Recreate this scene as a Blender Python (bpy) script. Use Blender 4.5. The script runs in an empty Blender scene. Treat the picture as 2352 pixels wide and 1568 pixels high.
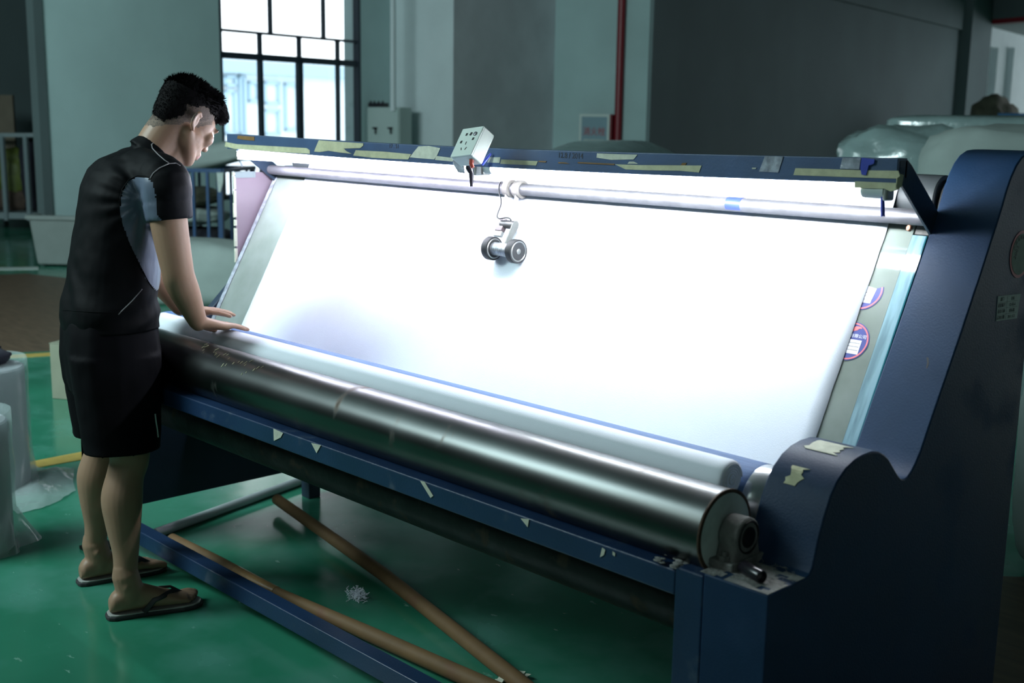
import bpy, bmesh, math, random
from mathutils import Vector, Matrix, noise
from mathutils.bvhtree import BVHTree

random.seed(7)
scene = bpy.context.scene
COL = scene.collection

# ------------------------------------------------------------------ camera
# camera axes (right, down, forward) in world coordinates, metres
CR = Vector((0.69191361, 0.72180534, 0.01589364))
CD = Vector((0.14284351, -0.11528286, -0.98300844))
CF = Vector((-0.70770848, 0.68242722, -0.18287099))
CAM = Vector((1.09345713, -1.68643981, 1.504))
FPX = 2725.7
cam_data = bpy.data.cameras.new('camera')
cam = bpy.data.objects.new('camera', cam_data)
COL.objects.link(cam)
cam.matrix_world = Matrix(((CR.x, -CD.x, -CF.x, CAM.x), (CR.y, -CD.y, -CF.y, CAM.y), (CR.z, -CD.z, -CF.z, CAM.z), (0, 0, 0, 1)))
cam_data.sensor_width = 36.0
cam_data.lens = 36.0 * FPX / 2352.0
cam_data.clip_end = 200
cam_data.dof.use_dof = True
cam_data.dof.focus_distance = 3.15
cam_data.dof.aperture_fstop = 4.0
scene.camera = cam

# ------------------------------------------------------------------ world, lights, exposure
scene.view_settings.view_transform = 'Standard'
scene.view_settings.look = 'None'
scene.view_settings.gamma = 1
scene.view_settings.use_curve_mapping = False
scene.view_settings.exposure = 0.0
scene.cycles.use_denoising = True
scene.cycles.max_bounces = 8
scene.cycles.sample_clamp_indirect = 4.0

world = bpy.data.worlds.new('world')
scene.world = world
world.use_nodes = True
wn = world.node_tree
wn.nodes['Background'].inputs[0].default_value = (0.86, 0.95, 1.0, 1)
wn.nodes['Background'].inputs[1].default_value = 2.6


def area(name, loc, target, sx, sy, power, color):
    L = bpy.data.lights.new(name, 'AREA')
    L.shape = 'RECTANGLE'
    L.size, L.size_y = sx, sy
    L.energy = power
    L.color = color
    o = bpy.data.objects.new(name, L)
    COL.objects.link(o)
    o.location = loc
    o.rotation_euler = (Vector(target) - Vector(loc)).to_track_quat('-Z', 'Y').to_euler()
    return o


# added fill lights out of view
area('fill_far_walls', (-4.6, -3.2, 3.9), (-11.0, 6.5, 1.0), 4.0, 1.6, 640, (0.76, 0.98, 1.0))  # made-up light, lifts the far walls and leaves the man dark
area('fill_above', (-4.2, -4.6, 4.15), (-3.2, -1.4, 0), 5.0, 1.5, 70, (0.78, 1.0, 0.95))  # added overhead fill for the floor in front of the machine
area('fill_side', (4.0, -5.0, 3.0), (-1.0, 0, 0.6), 2.0, 1.2, 22, (0.78, 1.0, 0.96))  # weak fill added from the right for drum end and bearing
area('fill_next_hall', (-2.2, 19.0, 3.6), (-4.0, 14, 1.0), 4.0, 3.0, 260, (0.86, 0.92, 1.0))  # area light added to brighten the next hall, source unseen


def ray(px, py):
    return CR * ((px - 1176) / FPX) + CD * ((py - 784) / FPX) + CF


def at(px, py, n, c):
    """point of the plane n.P = c seen at that spot of the photograph"""
    n = Vector(n)
    r = ray(px, py)
    return CAM + r * ((c - CAM.dot(n)) / r.dot(n))


XN, YN, ZN = (1, 0, 0), (0, 1, 0), (0, 0, 1)
# the sloping inspection table: -SN.y * y + SN.z * z = SC
SN = Vector((0, -0.87562219, 0.48299667))
SC = -0.0607
SU = Vector((0, 0.48299667, 0.87562219))       # up the slope


# ------------------------------------------------------------------ materials
def mat(name, color, rough=0.5, metal=0.0, var=0.0, scale=6.0, color2=None, bump=0.0, bscale=60.0, spec=0.5,
        rvar=0.0, coat=0.0, alpha=1.0, emit=None, estr=0.0, trans=0.0, aniso=None, detail=5, cuts=(0.35, 0.7)):
    m = bpy.data.materials.new(name)
    m.use_nodes = True
    nt = m.node_tree
    b = nt.nodes['Principled BSDF']
    b.inputs['Base Color'].default_value = (*color, 1)
    b.inputs['Roughness'].default_value = rough
    b.inputs['Metallic'].default_value = metal
    b.inputs['Specular IOR Level'].default_value = spec
    b.inputs['Coat Weight'].default_value = coat
    b.inputs['Coat Roughness'].default_value = 0.02
    b.inputs['Alpha'].default_value = alpha
    b.inputs['Transmission Weight'].default_value = trans
    if emit:
        b.inputs['Emission Color'].default_value = (*emit, 1)
        b.inputs['Emission Strength'].default_value = estr
    tc = nt.nodes.new('ShaderNodeTexCoord')
    mp = nt.nodes.new('ShaderNodeMapping')
    nt.links.new(tc.outputs['Object'], mp.inputs[0])
    if aniso:
        mp.inputs['Scale'].default_value = aniso
    if color2 or var or rvar:
        nz = nt.nodes.new('ShaderNodeTexNoise')
        nz.inputs['Scale'].default_value = scale
        nz.inputs['Detail'].default_value = detail
        nt.links.new(mp.outputs[0], nz.inputs[0])
        rp = nt.nodes.new('ShaderNodeValToRGB')
        rp.color_ramp.elements[0].position = cuts[0]
        rp.color_ramp.elements[1].position = cuts[1]
        c2 = color2 or tuple(max(0, c * (1 - var)) for c in color)
        rp.color_ramp.elements[0].color = (*c2, 1)
        rp.color_ramp.elements[1].color = (*color, 1)
        nt.links.new(nz.outputs[0], rp.inputs[0])
        if color2 or var:
            nt.links.new(rp.outputs[0], b.inputs['Base Color'])
        if rvar:
            mr = nt.nodes.new('ShaderNodeMapRange')
            mr.inputs['To Min'].default_value = max(0.02, rough - rvar)
            mr.inputs['To Max'].default_value = rough + rvar
            nt.links.new(nz.outputs[0], mr.inputs[0])
            nt.links.new(mr.outputs[0], b.inputs['Roughness'])
    if bump:
        n2 = nt.nodes.new('ShaderNodeTexNoise')
        n2.inputs['Scale'].default_value = bscale
        n2.inputs['Detail'].default_value = 4
        nt.links.new(mp.outputs[0], n2.inputs[0])
        bp = nt.nodes.new('ShaderNodeBump')
        bp.inputs['Strength'].default_value = bump
        bp.inputs['Distance'].default_value = 0.004
        nt.links.new(n2.outputs[0], bp.inputs['Height'])
        nt.links.new(bp.outputs[0], b.inputs['Normal'])
    return m


def layer(m, color, scale, lo, hi, aniso=None, rough=None, metal=None, detail=4, offset=0.0):
    """a second, shaped layer of dirt or wear over a material"""
    nt = m.node_tree
    b = nt.nodes['Principled BSDF']
    tc = nt.nodes.new('ShaderNodeTexCoord')
    mp = nt.nodes.new('ShaderNodeMapping')
    mp.inputs['Location'].default_value = (offset, offset * .7, offset * 1.3)
    if aniso:
        mp.inputs['Scale'].default_value = aniso
    nt.links.new(tc.outputs['Object'], mp.inputs[0])
    nz = nt.nodes.new('ShaderNodeTexNoise')
    nz.inputs['Scale'].default_value = scale
    nz.inputs['Detail'].default_value = detail
    nt.links.new(mp.outputs[0], nz.inputs[0])
    rp = nt.nodes.new('ShaderNodeValToRGB')
    rp.color_ramp.elements[0].position = lo
    rp.color_ramp.elements[1].position = hi
    nt.links.new(nz.outputs[0], rp.inputs[0])

    def mixin(sock, val, kind):
        mx = nt.nodes.new('ShaderNodeMix')
        mx.data_type = kind
        i = {'RGBA': (6, 7, 2), 'FLOAT': (2, 3, 0)}[kind]
        nt.links.new(rp.outputs[0], mx.inputs[0])
        if sock.is_linked:
            nt.links.new(sock.links[0].from_socket, mx.inputs[i[0]])
        else:
            mx.inputs[i[0]].default_value = sock.default_value
        mx.inputs[i[1]].default_value = val
        nt.links.new(mx.outputs[i[2]], sock)
    mixin(b.inputs['Base Color'], (*color, 1), 'RGBA')
    if rough is not None:
        mixin(b.inputs['Roughness'], rough, 'FLOAT')
    if metal is not None:
        mixin(b.inputs['Metallic'], metal, 'FLOAT')
    return m


M = {}
M['blue'] = mat('blue_paint', (0.013, 0.038, 0.100), 0.38, var=0.25, scale=5, bump=0.15, bscale=160, rvar=0.08)
layer(M['blue'], (0.05, 0.08, 0.12), 14, 0.62, 0.80, rough=0.7, offset=3)
M['blue_chan'] = mat('channel_blue_lit_tone', (0.050, 0.095, 0.195), 0.45, var=0.2, scale=9, bump=0.1, bscale=160)  # blue copy lightened, hall light on the channel put into the colour
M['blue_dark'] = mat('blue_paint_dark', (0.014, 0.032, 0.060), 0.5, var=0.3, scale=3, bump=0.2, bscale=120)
M['blue_cab'] = mat('blue_cabinet_paint', (0.015, 0.042, 0.098), 0.5, var=0.3, scale=3.2, spec=0.2, bump=0.15, bscale=220, rvar=0.07)
layer(M['blue_cab'], (0.028, 0.060, 0.128), 7, 0.56, 0.86, rough=0.75, offset=1.0)
M['dust'] = mat('lint_dust', (0.30, 0.30, 0.29), 0.95, var=0.4, scale=60, bump=0.8, bscale=200)
M['steel'] = mat('brushed_steel_drum', (0.125, 0.13, 0.13), 0.31, metal=1.0, var=0.16, scale=5, rvar=0.03, aniso=(1, .5, .5), detail=2)
layer(M['steel'], (0.09, 0.065, 0.05), 7.5, 0.64, 0.74, aniso=(1.6, .8, .8), rough=0.6, metal=0.4, offset=2.2)
M['drum_end'] = mat('drum_end_plate', (0.62, 0.72, 0.68), 0.55, metal=0.0, var=0.4, scale=12, bump=0.2)
layer(M['drum_end'], (0.12, 0.26, 0.30), 9, 0.55, 0.66, offset=8)
M['rust'] = mat('rusty_weld', (0.09, 0.055, 0.035), 0.8, metal=0.3, var=0.5, scale=60, bump=0.6)
M['chrome'] = mat('chrome', (0.78, 0.80, 0.83), 0.24, metal=0.85, var=0.2, scale=12)
M['galv'] = mat('galvanised_pipe', (0.21, 0.21, 0.23), 0.5, metal=0.6, var=0.22, scale=26, bump=0.15, bscale=130, rvar=0.1)
M['dark_metal'] = mat('dark_iron', (0.035, 0.036, 0.038), 0.5, metal=0.6, var=0.5, scale=14, bump=0.25)
layer(M['dark_metal'], (0.10, 0.075, 0.055), 16, 0.6, 0.75, rough=0.8, offset=4)
M['iron_dusty'] = mat('dusty_cast_iron', (0.20, 0.20, 0.19), 0.85, var=0.5, scale=30, bump=0.7, bscale=120)
M['rubber'] = mat('black_rubber', (0.022, 0.023, 0.025), 0.6, var=0.2, scale=20)
M['dark_roller'] = mat('dark_grey_roller', (0.055, 0.065, 0.07), 0.55, var=0.2, scale=10)
M['lagging'] = mat('blue_woven_lagging', (0.10, 0.19, 0.40), 0.6, var=0.25, scale=60, aniso=(.3, 3, 3), bump=0.2, bscale=250)
M['fabric'] = mat('white_fabric', (0.80, 0.85, 0.93), 0.85, var=0.02, scale=12, bump=0.12, bscale=420, spec=0.2)
M['fabric_end'] = mat('white_fabric_end', (0.72, 0.75, 0.78), 0.9, var=0.2, scale=40, bump=0.5, bscale=120, spec=0.2)
M['glass'] = mat('glass_over_grey_board', (0.24, 0.28, 0.255), 0.04, var=0.12, scale=5, spec=0.75, coat=0.4)
layer(M['glass'], (0.29, 0.33, 0.31), 7, 0.45, 0.75, rough=0.12, offset=6)
M['glass_smear'] = mat('smeared_glass_strip', (0.30, 0.47, 0.54), 0.08, var=0.35, scale=14, spec=0.8, aniso=(4, .5, .5), cuts=(0.4, 0.6))
M['glass_edge'] = mat('green_glass_edge', (0.02, 0.14, 0.17), 0.1, spec=0.8)
M['tube_light'] = mat('lit_fluorescent_tube', (0.9, 0.9, 0.9), 0.3, emit=(0.90, 0.95, 1.0), estr=92)
M['tube_light_lilac'] = mat('lit_fluorescent_tube_lilac', (0.9, 0.9, 0.9), 0.3, emit=(0.86, 0.86, 1.0), estr=80)
M['tube_cap'] = mat('frosted_tube_end', (0.55, 0.62, 0.60), 0.3, var=0.2)
M['alu'] = mat('aluminium', (0.62, 0.62, 0.60), 0.35, metal=0.9, var=0.2, scale=20)
M['tape'] = mat('masking_tape', (0.56, 0.56, 0.36), 0.75, var=0.22, scale=40, bump=0.3, bscale=90)
M['tape_pale'] = mat('pale_paper_tape', (0.62, 0.64, 0.52), 0.8, var=0.2, scale=50, bump=0.3, bscale=90)
M['tape_brown'] = mat('brown_parcel_tape', (0.26, 0.15, 0.06), 0.3, var=0.3, scale=20, bump=0.3, bscale=60)
M['tape_clear'] = mat('clear_tape', (0.50, 0.54, 0.62), 0.12, var=0.5, scale=50, spec=1.0, bump=0.8, bscale=60)
M['tape_blue'] = mat('blue_tape', (0.05, 0.08, 0.50), 0.4, var=0.3, scale=30)
M['white_plastic'] = mat('white_plastic', (0.66, 0.74, 0.70), 0.35)
M['black'] = mat('black_plastic', (0.014, 0.012, 0.018), 0.25)
M['hole'] = mat('dark_opening', (0.01, 0.01, 0.012), 0.7)
M['red_wire'] = mat('red_wire', (0.35, 0.05, 0.03), 0.5)
M['navy'] = mat('sticker_navy', (0.045, 0.055, 0.26), 0.4)
M['pink'] = mat('sticker_pink_red', (0.85, 0.18, 0.20), 0.4)
M['paper'] = mat('sticker_paper', (0.80, 0.82, 0.92), 0.6)
M['paper_aged'] = mat('aged_paper_label', (0.52, 0.60, 0.57), 0.7, var=0.2, scale=30)
M['paper_green'] = mat('green_paper', (0.22, 0.30, 0.25), 0.7, var=0.2, scale=30)
M['red'] = mat('red_print', (0.42, 0.03, 0.03), 0.5)
M['ink'] = mat('black_ink', (0.03, 0.03, 0.035), 0.6)
M['pink_board'] = mat('painted_white_side_plate', (0.235, 0.185, 0.225), 0.25, var=0.12, scale=4)
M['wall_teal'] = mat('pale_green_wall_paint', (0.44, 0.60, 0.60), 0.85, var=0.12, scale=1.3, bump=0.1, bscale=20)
M['wall_white'] = mat('white_wall_paint', (0.66, 0.74, 0.76), 0.85, var=0.08, scale=2, bump=0.1, bscale=20)
M['wall_grey'] = mat('grey_render_wall', (0.72, 0.74, 0.78), 0.9, var=0.15, scale=2, bump=0.15, bscale=30)
M['wall_dark'] = mat('grey_green_wall_painted_shade', (0.088, 0.122, 0.126), 0.9, var=0.12, scale=1.2, bump=0.1, bscale=20)  # missing light on these walls is put into the dark colour
M['ceil'] = mat('ceiling_paint', (0.20, 0.24, 0.24), 0.9)
M['floor'] = mat('green_epoxy_floor', (0.030, 0.215, 0.128), 0.15, var=0.25, scale=1.6, rvar=0.06, bump=0.06, bscale=14, spec=0.6)
layer(M['floor'], (0.16, 0.33, 0.26), 13, 0.70, 0.76, aniso=(1, 2.2, 1), rough=0.45, detail=6, offset=2.0)
layer(M['floor'], (0.07, 0.25, 0.19), 3.1, 0.48, 0.75, rough=0.32, offset=9)
M['floor_brown'] = mat('worn_brown_floor', (0.13, 0.085, 0.055), 0.5, var=0.35, scale=5, aniso=(1, 6, 1), bump=0.1)
M['yellow'] = mat('yellow_floor_paint', (0.50, 0.36, 0.09), 0.5, var=0.2, scale=20)
M['iron_window'] = mat('dark_window_iron', (0.02, 0.03, 0.045), 0.5)
M['pane'] = mat('window_glass', (1, 1, 1), 0.02, trans=1.0, spec=0.5)
M['facade'] = mat('pale_facade', (0.80, 0.88, 0.92), 0.9, var=0.05, scale=1)
M['facade_line'] = mat('facade_pale_blue', (0.42, 0.58, 0.68), 0.9)  # pale blue of the roof edge and window frames
M['box_grey'] = mat('electric_box_paint', (0.40, 0.50, 0.48), 0.5)
M['red_pipe'] = mat('red_fire_pipe', (0.20, 0.012, 0.02), 0.4)
M['sheet'] = mat('white_woven_sheet', (0.31, 0.37, 0.355), 0.8, var=0.1, scale=6, bump=0.4, bscale=9)
M['plastic_film'] = mat('cloudy_plastic_film', (0.24, 0.33, 0.33), 0.18, var=0.2, scale=7, spec=0.9, bump=1.0, bscale=22)
M['tub'] = mat('pale_tub_plastic', (0.20, 0.235, 0.225), 0.6, var=0.1)
M['film_dull'] = mat('dull_plastic_film', (0.20, 0.25, 0.26), 0.4, bump=.5)
M['film_clear'] = mat('clear_plastic_film', (0.50, 0.60, 0.60), 0.12, spec=0.9, bump=1.0, bscale=16, alpha=0.40)
M['cage_blue'] = mat('blue_trolley_steel', (0.020, 0.065, 0.16), 0.4)
M['cage_grey'] = mat('grey_rack_steel', (0.17, 0.22, 0.235), 0.5)
M['cardtube'] = mat('cardboard_tube', (0.19, 0.105, 0.042), 0.7, var=0.2, scale=14, bump=0.1)
layer(M['cardtube'], (0.16, 0.07, 0.035), 6, 0.6, 0.7, offset=1.5)
M['pvc'] = mat('grey_white_pipe', (0.42, 0.46, 0.48), 0.4, var=0.15)
M['cardboard'] = mat('beige_cardboard', (0.24, 0.25, 0.185), 0.8, var=0.15, scale=8)
M['dark_cloth'] = mat('dark_cloth', (0.016, 0.017, 0.030), 0.9, var=0.4, scale=9, bump=0.5, bscale=20)
M['olive'] = mat('olive_cloth', (0.07, 0.075, 0.05), 0.9, var=0.4, scale=8, bump=0.5, bscale=20)
M['brown_cloth'] = mat('brown_cloth', (0.09, 0.06, 0.045), 0.9, var=0.4, scale=8)
M['leaf'] = mat('yellow_green_bag', (0.10, 0.13, 0.02), 0.6, var=0.4, scale=10)


# ------------------------------------------------------------------ geometry helpers
class MB:
    def __init__(s):
        s.v, s.f, s.mi = [], [], []

    def add(s, verts, faces, mi=0):
        n = len(s.v)
        s.v += [Vector(v) for v in verts]
        s.f += [tuple(i + n for i in f) for f in faces]
        s.mi += [mi] * len(faces)
        return s

    def box(s, a, b, mi=0):
        x0, y0, z0 = a
        x1, y1, z1 = b
        return s.add([(x0, y0, z0), (x1, y0, z0), (x1, y1, z0), (x0, y1, z0), (x0, y0, z1), (x1, y0, z1), (x1, y1, z1), (x0, y1, z1)],
                     [(0, 3, 2, 1), (4, 5, 6, 7), (0, 1, 5, 4), (1, 2, 6, 5), (2, 3, 7, 6), (3, 0, 4, 7)], mi)

    def obox(s, c, ax, ay, az, mi=0):
        """box with centre c and half-axis vectors"""
        c, ax, ay, az = map(Vector, (c, ax, ay, az))
        vs = [c + ax * i + ay * j + az * k for k in (-1, 1) for j in (-1, 1) for i in (-1, 1)]
        return s.add(vs, [(0, 2, 3, 1), (4, 5, 7, 6), (0, 1, 5, 4), (1, 3, 7, 5), (3, 2, 6, 7), (2, 0, 4, 6)], mi)

    def extrude(s, poly, d, mi=0):
        """closed planar polygon (3D points) pushed along d"""
        d = Vector(d)
        n = len(poly)
        vs = [Vector(p) for p in poly] + [Vector(p) + d for p in poly]
        fs = [tuple(range(n - 1, -1, -1)), tuple(range(n, 2 * n))]
        fs += [(i, (i + 1) % n, n + (i + 1) % n, n + i) for i in range(n)]
        return s.add(vs, fs, mi)

    def loft(s, rings, mi=0, caps=True):
        n = len(rings[0])
        vs = [p for r in rings for p in r]
        fs = []
        for k in range(len(rings) - 1):
            for i in range(n):
                j = (i + 1) % n
                fs.append((k * n + i, k * n + j, (k + 1) * n + j, (k + 1) * n + i))
        if caps:
            fs.append(tuple(range(n - 1, -1, -1)))
            fs.append(tuple((len(rings) - 1) * n + i for i in range(n)))
        return s.add(vs, fs, mi)

    def tube(s, pts, r, n=12, mi=0, caps=True):
        pts = [Vector(p) for p in pts]
        rs = r if isinstance(r, (list, tuple)) else [r] * len(pts)
        rings = []
        t0 = (pts[1] - pts[0]).normalized()
        u = t0.orthogonal().normalized()
        for i, p in enumerate(pts):
            a = pts[max(0, i - 1)]
            b = pts[min(len(pts) - 1, i + 1)]
            t = (b - a).normalized()
            u = (u - t * u.dot(t)).normalized()
            w = t.cross(u)
            rings.append([p + (u * math.cos(2 * math.pi * k / n) + w * math.sin(2 * math.pi * k / n)) * rs[i] for k in range(n)])
        return s.loft(rings, mi, caps)

    def lathe(s, prof, origin, axis, n=40, mi=0):
        """prof: list of (distance along axis, radius)"""
        o = Vector(origin)
        t = Vector(axis).normalized()
        u = t.orthogonal().normalized()
        w = t.cross(u)
        rings = [[o + t * d + (u * math.cos(2 * math.pi * k / n) + w * math.sin(2 * math.pi * k / n)) * max(r, 1e-4) for k in range(n)] for d, r in prof]
        return s.loft(rings, mi, True)

    def ball(s, c, r, mi=0, nu=16, nv=10, R=None):
        c = Vector(c)
        r = Vector(r if isinstance(r, (tuple, list, Vector)) else (r, r, r))
        rings = []
        for j in range(nv + 1):
            th = math.pi * j / nv
            rr = max(math.sin(th), 1e-3)
            ring = []
            for i in range(nu):
                a = 2 * math.pi * i / nu
                p = Vector((rr * math.cos(a) * r.x, rr * math.sin(a) * r.y, -math.cos(th) * r.z))
                if R is not None:
                    p = R @ p
                ring.append(c + p)
            rings.append(ring)
        return s.loft(rings, mi, True)


ORG = {}


def origin_of(o):
    return ORG.get(o.name, Vector((0, 0, 0))) if o else Vector((0, 0, 0))


def obj(name, mb, mats, parent=None, smooth=None, bevel=0.0, org=None, label=None, kind=None, seg=2):
    me = bpy.data.meshes.new(name)
    o0 = origin_of(parent) if parent else (Vector(org) if org else Vector((0, 0, 0)))
    me.from_pydata([tuple(v - o0) for v in mb.v], [], mb.f)
    ms = mats if isinstance(mats, (list, tuple)) else [mats]
    for m in ms:
        me.materials.append(m)
    for p, i in zip(me.polygons, mb.mi):
        p.material_index = i
    bm = bmesh.new()
    bm.from_mesh(me)
    bmesh.ops.recalc_face_normals(bm, faces=bm.faces)
    bm.to_mesh(me)
    bm.free()
    if smooth is not None:
        for p in me.polygons:
            p.use_smooth = True
        if smooth < 180:
            me.set_sharp_from_angle(angle=math.radians(smooth))
    o = bpy.data.objects.new(name, me)
    COL.objects.link(o)
    ORG[o.name] = o0
    if parent:
        o.parent = parent
    else:
        o.location = o0
    if bevel:
        b = o.modifiers.new('bevel', 'BEVEL')
        b.width = bevel
        b.segments = seg
        b.limit_method = 'ANGLE'
    if label:
        o['label'] = label
    if kind:
        o['kind'] = kind
    return o


def tag(o, label, cat, group=None):
    o['label'] = label
    o['category'] = cat
    if group:
        o['group'] = group
    return o


def thing(name, loc, label, cat, group=None):
    o = bpy.data.objects.new(name, None)
    COL.objects.link(o)
    o.empty_display_size = 0.1
    o.location = loc
    ORG[o.name] = Vector(loc)
    return tag(o, label, cat, group)


def struct(name, mb, m, smooth=None, bevel=0.0, org=None):
    return obj(name, mb, m, smooth=smooth, bevel=bevel, kind='structure', org=org)


CJK = None


def text(name, s, loc, right, up, size, m, parent, depth=0.0002, align='CENTER'):
    """flat print: lettering lying on a surface, turned into a mesh"""
    cu = bpy.data.curves.new(name, 'FONT')
    cu.body = s
    cu.size = size
    cu.align_x = align
    cu.align_y = 'CENTER'
    cu.extrude = depth
    tmp = bpy.data.objects.new('tmp', cu)
    me = bpy.data.meshes.new_from_object(tmp)
    bpy.data.objects.remove(tmp)
    bpy.data.curves.remove(cu)
    me.materials.clear()
    me.materials.append(m)
    r = Vector(right).normalized()
    u = Vector(up)
    u = (u - r * u.dot(r)).normalized()
    n = r.cross(u)
    p = Vector(loc) - origin_of(parent)
    me.transform(Matrix(((r.x, u.x, n.x, p.x), (r.y, u.y, n.y, p.y), (r.z, u.z, n.z, p.z), (0, 0, 0, 1))))
    o = bpy.data.objects.new(name, me)
    COL.objects.link(o)
    ORG[o.name] = origin_of(parent)
    o.parent = parent
    return o


def disc(c, r, n, thick=0.0006, seg=40, a0=0, a1=2 * math.pi, rin=0.0, uax=None):
    """flat disc or ring sector as points around c, normal n"""
    n = Vector(n).normalized()
    u = Vector(uax).normalized() if uax else n.orthogonal().normalized()
    w = n.cross(u)
    full = abs(a1 - a0 - 2 * math.pi) < 1e-6
    k = seg
    mb = MB()
    outer = [Vector(c) + (u * math.cos(a0 + (a1 - a0) * i / k) + w * math.sin(a0 + (a1 - a0) * i / k)) * r for i in range(k if full else k + 1)]
    if rin == 0:
        mb.extrude(outer if full else outer + [Vector(c)], n * thick)
    else:
        inner = [Vector(c) + (p - Vector(c)) * (rin / r) for p in outer]
        m = len(outer)
        for i in range(m if full else m - 1):
            j = (i + 1) % m
            mb.extrude([inner[i], outer[i], outer[j], inner[j]], n * thick)
    return mb

# ------------------------------------------------------------------ room
WD = Vector((-0.1736, 0.9848, 0))      # along the window wall
WN = Vector((0.9848, 0.1736, 0))       # its normal, into the hall
C1, CCOL, C2 = -10.01, -9.0, -4.7


def wp(u, c, z):
    """point of the hall: u along the window wall, c along its normal"""
    return WD * u + WN * c + Vector((0, 0, z))


def uat(px, py, c):
    return at(px, py, WN, c).dot(WD)


def wbox(mb, u0, u1, c0, c1, z0, z1, mi=0):
    return mb.extrude([wp(u0, c0, z0), wp(u1, c0, z0), wp(u1, c1, z0), wp(u0, c1, z0)], (0, 0, z1 - z0), mi)


HZ = 4.3
def slabs(z0, z1):
    m_ = MB()
    wbox(m_, -15, 45, C1 - .3, 10, z0, z1)
    m_.extrude([wp(-15, -15.6, z0), wp(9.7, -15.6, z0), wp(7.0, C1 - .3, z0), wp(-15, C1 - .3, z0)], (0, 0, z1 - z0))
    return m_


uL = uat(110, 300, C1)
struct('floor', slabs(-.1, 0), M['floor'])
struct('ceiling', slabs(HZ, HZ + .1), M['ceil'])
struct('wall_back', MB().box((-24, -13.2, 0), (10, -13, HZ)), M['wall_teal'])
struct('wall_right', MB().box((8.5, -13, 0), (8.7, 34, HZ)), M['wall_teal'])

uL = uat(110, 300, C1)
w0, w1 = uat(505, 123, C1), uat(829, 151, C1)
zsill, ztop = 0.55, 3.35
uc0 = uat(905, 250, C1)
mb = MB()
wbox(mb, uL, w0, C1 - 0.1, C1, 0, HZ)
wbox(mb, w1, uc0 + .4, C1 - 0.3, C1, 0, HZ)
wbox(mb, w0, w1, C1 - 0.3, C1, 0, zsill)
wbox(mb, w0, w1, C1 - 0.3, C1, ztop, HZ)
struct('wall_left', mb, M['wall_teal'])

uA = uat(1040, 300, CCOL)
uB = uat(1270, 300, CCOL)
mb = MB()
wbox(mb, uA, uB, CCOL - 0.003, CCOL, 0, HZ)
struct('trim_1', mb, M['wall_grey'])
mb = MB()
wbox(mb, uA, uB, C1 - 0.3, CCOL - 0.003, 0, HZ)
struct('wall_column', mb, M['wall_white'])
# wall that steps towards the viewer, with the red pipe on it
cD = at(1492, 300, WD, uB).dot(WN)
mb = MB()
wbox(mb, uB, uB + 0.25, CCOL, cD, 0, HZ)
struct('wall_step', mb, M['wall_teal'])
# long wall shaded by its dark colour, its pilaster and the column by the opening
u2a, u2b, u2c, u2d = uat(1492, 300, C2), uat(1550, 300, C2), uat(2212, 200, C2), uat(2258, 200, C2)
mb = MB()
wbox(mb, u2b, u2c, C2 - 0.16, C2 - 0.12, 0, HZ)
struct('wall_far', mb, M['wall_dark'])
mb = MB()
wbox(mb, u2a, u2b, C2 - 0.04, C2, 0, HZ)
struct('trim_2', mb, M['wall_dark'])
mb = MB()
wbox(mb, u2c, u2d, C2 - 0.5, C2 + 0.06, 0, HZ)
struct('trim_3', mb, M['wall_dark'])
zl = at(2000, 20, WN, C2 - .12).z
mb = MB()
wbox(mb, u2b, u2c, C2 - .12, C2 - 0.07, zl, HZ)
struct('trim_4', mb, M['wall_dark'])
# lintel over the opening into the next hall, and that hall
E0 = wp(u2d, C2, 0)
LD = Vector((0.936, -0.351, 0))
zlin = at(2290, 44, Vector((0.351, 0.936, 0)), Vector((0.351, 0.936, 0)).dot(E0)).z
mb = MB()
mb.extrude([E0 + Vector((0, 0, zlin)), E0 + LD * 9 + Vector((0, 0, zlin)), E0 + LD * 9 + Vector((.1, .28, zlin)), E0 + Vector((.1, .28, zlin))], (0, 0, HZ - zlin))
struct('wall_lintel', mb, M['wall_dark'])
mb = MB()
mb.extrude([E0 + Vector((0, 0, zlin - .07)), E0 + LD * 9 + Vector((0, 0, zlin - .07)), E0 + LD * 9 + Vector((.1, .2, zlin - .07)), E0 + Vector((.1, .2, zlin - .07))], (0, 0, .07))
struct('trim_5', mb, M['red_pipe'])
uF = u2d + 7.5
mb = MB()
wbox(mb, uF - 12, uF + 18, C2 - 4.2, C2 - 4.0, 0, HZ + 1)
struct('wall_next_hall', mb, M['wall_white'])
mb = MB()
for px in (2281, 2318):
    uu = uat(px, 180, C2 - 3.9)
    wbox(mb, uu - .09, uu + .09, C2 - 4.0, C2 - 3.8, 0, at(px, 108, WN, C2 - 3.9).z)
struct('trim_6', mb, M['wall_white'], bevel=0.01)

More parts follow.
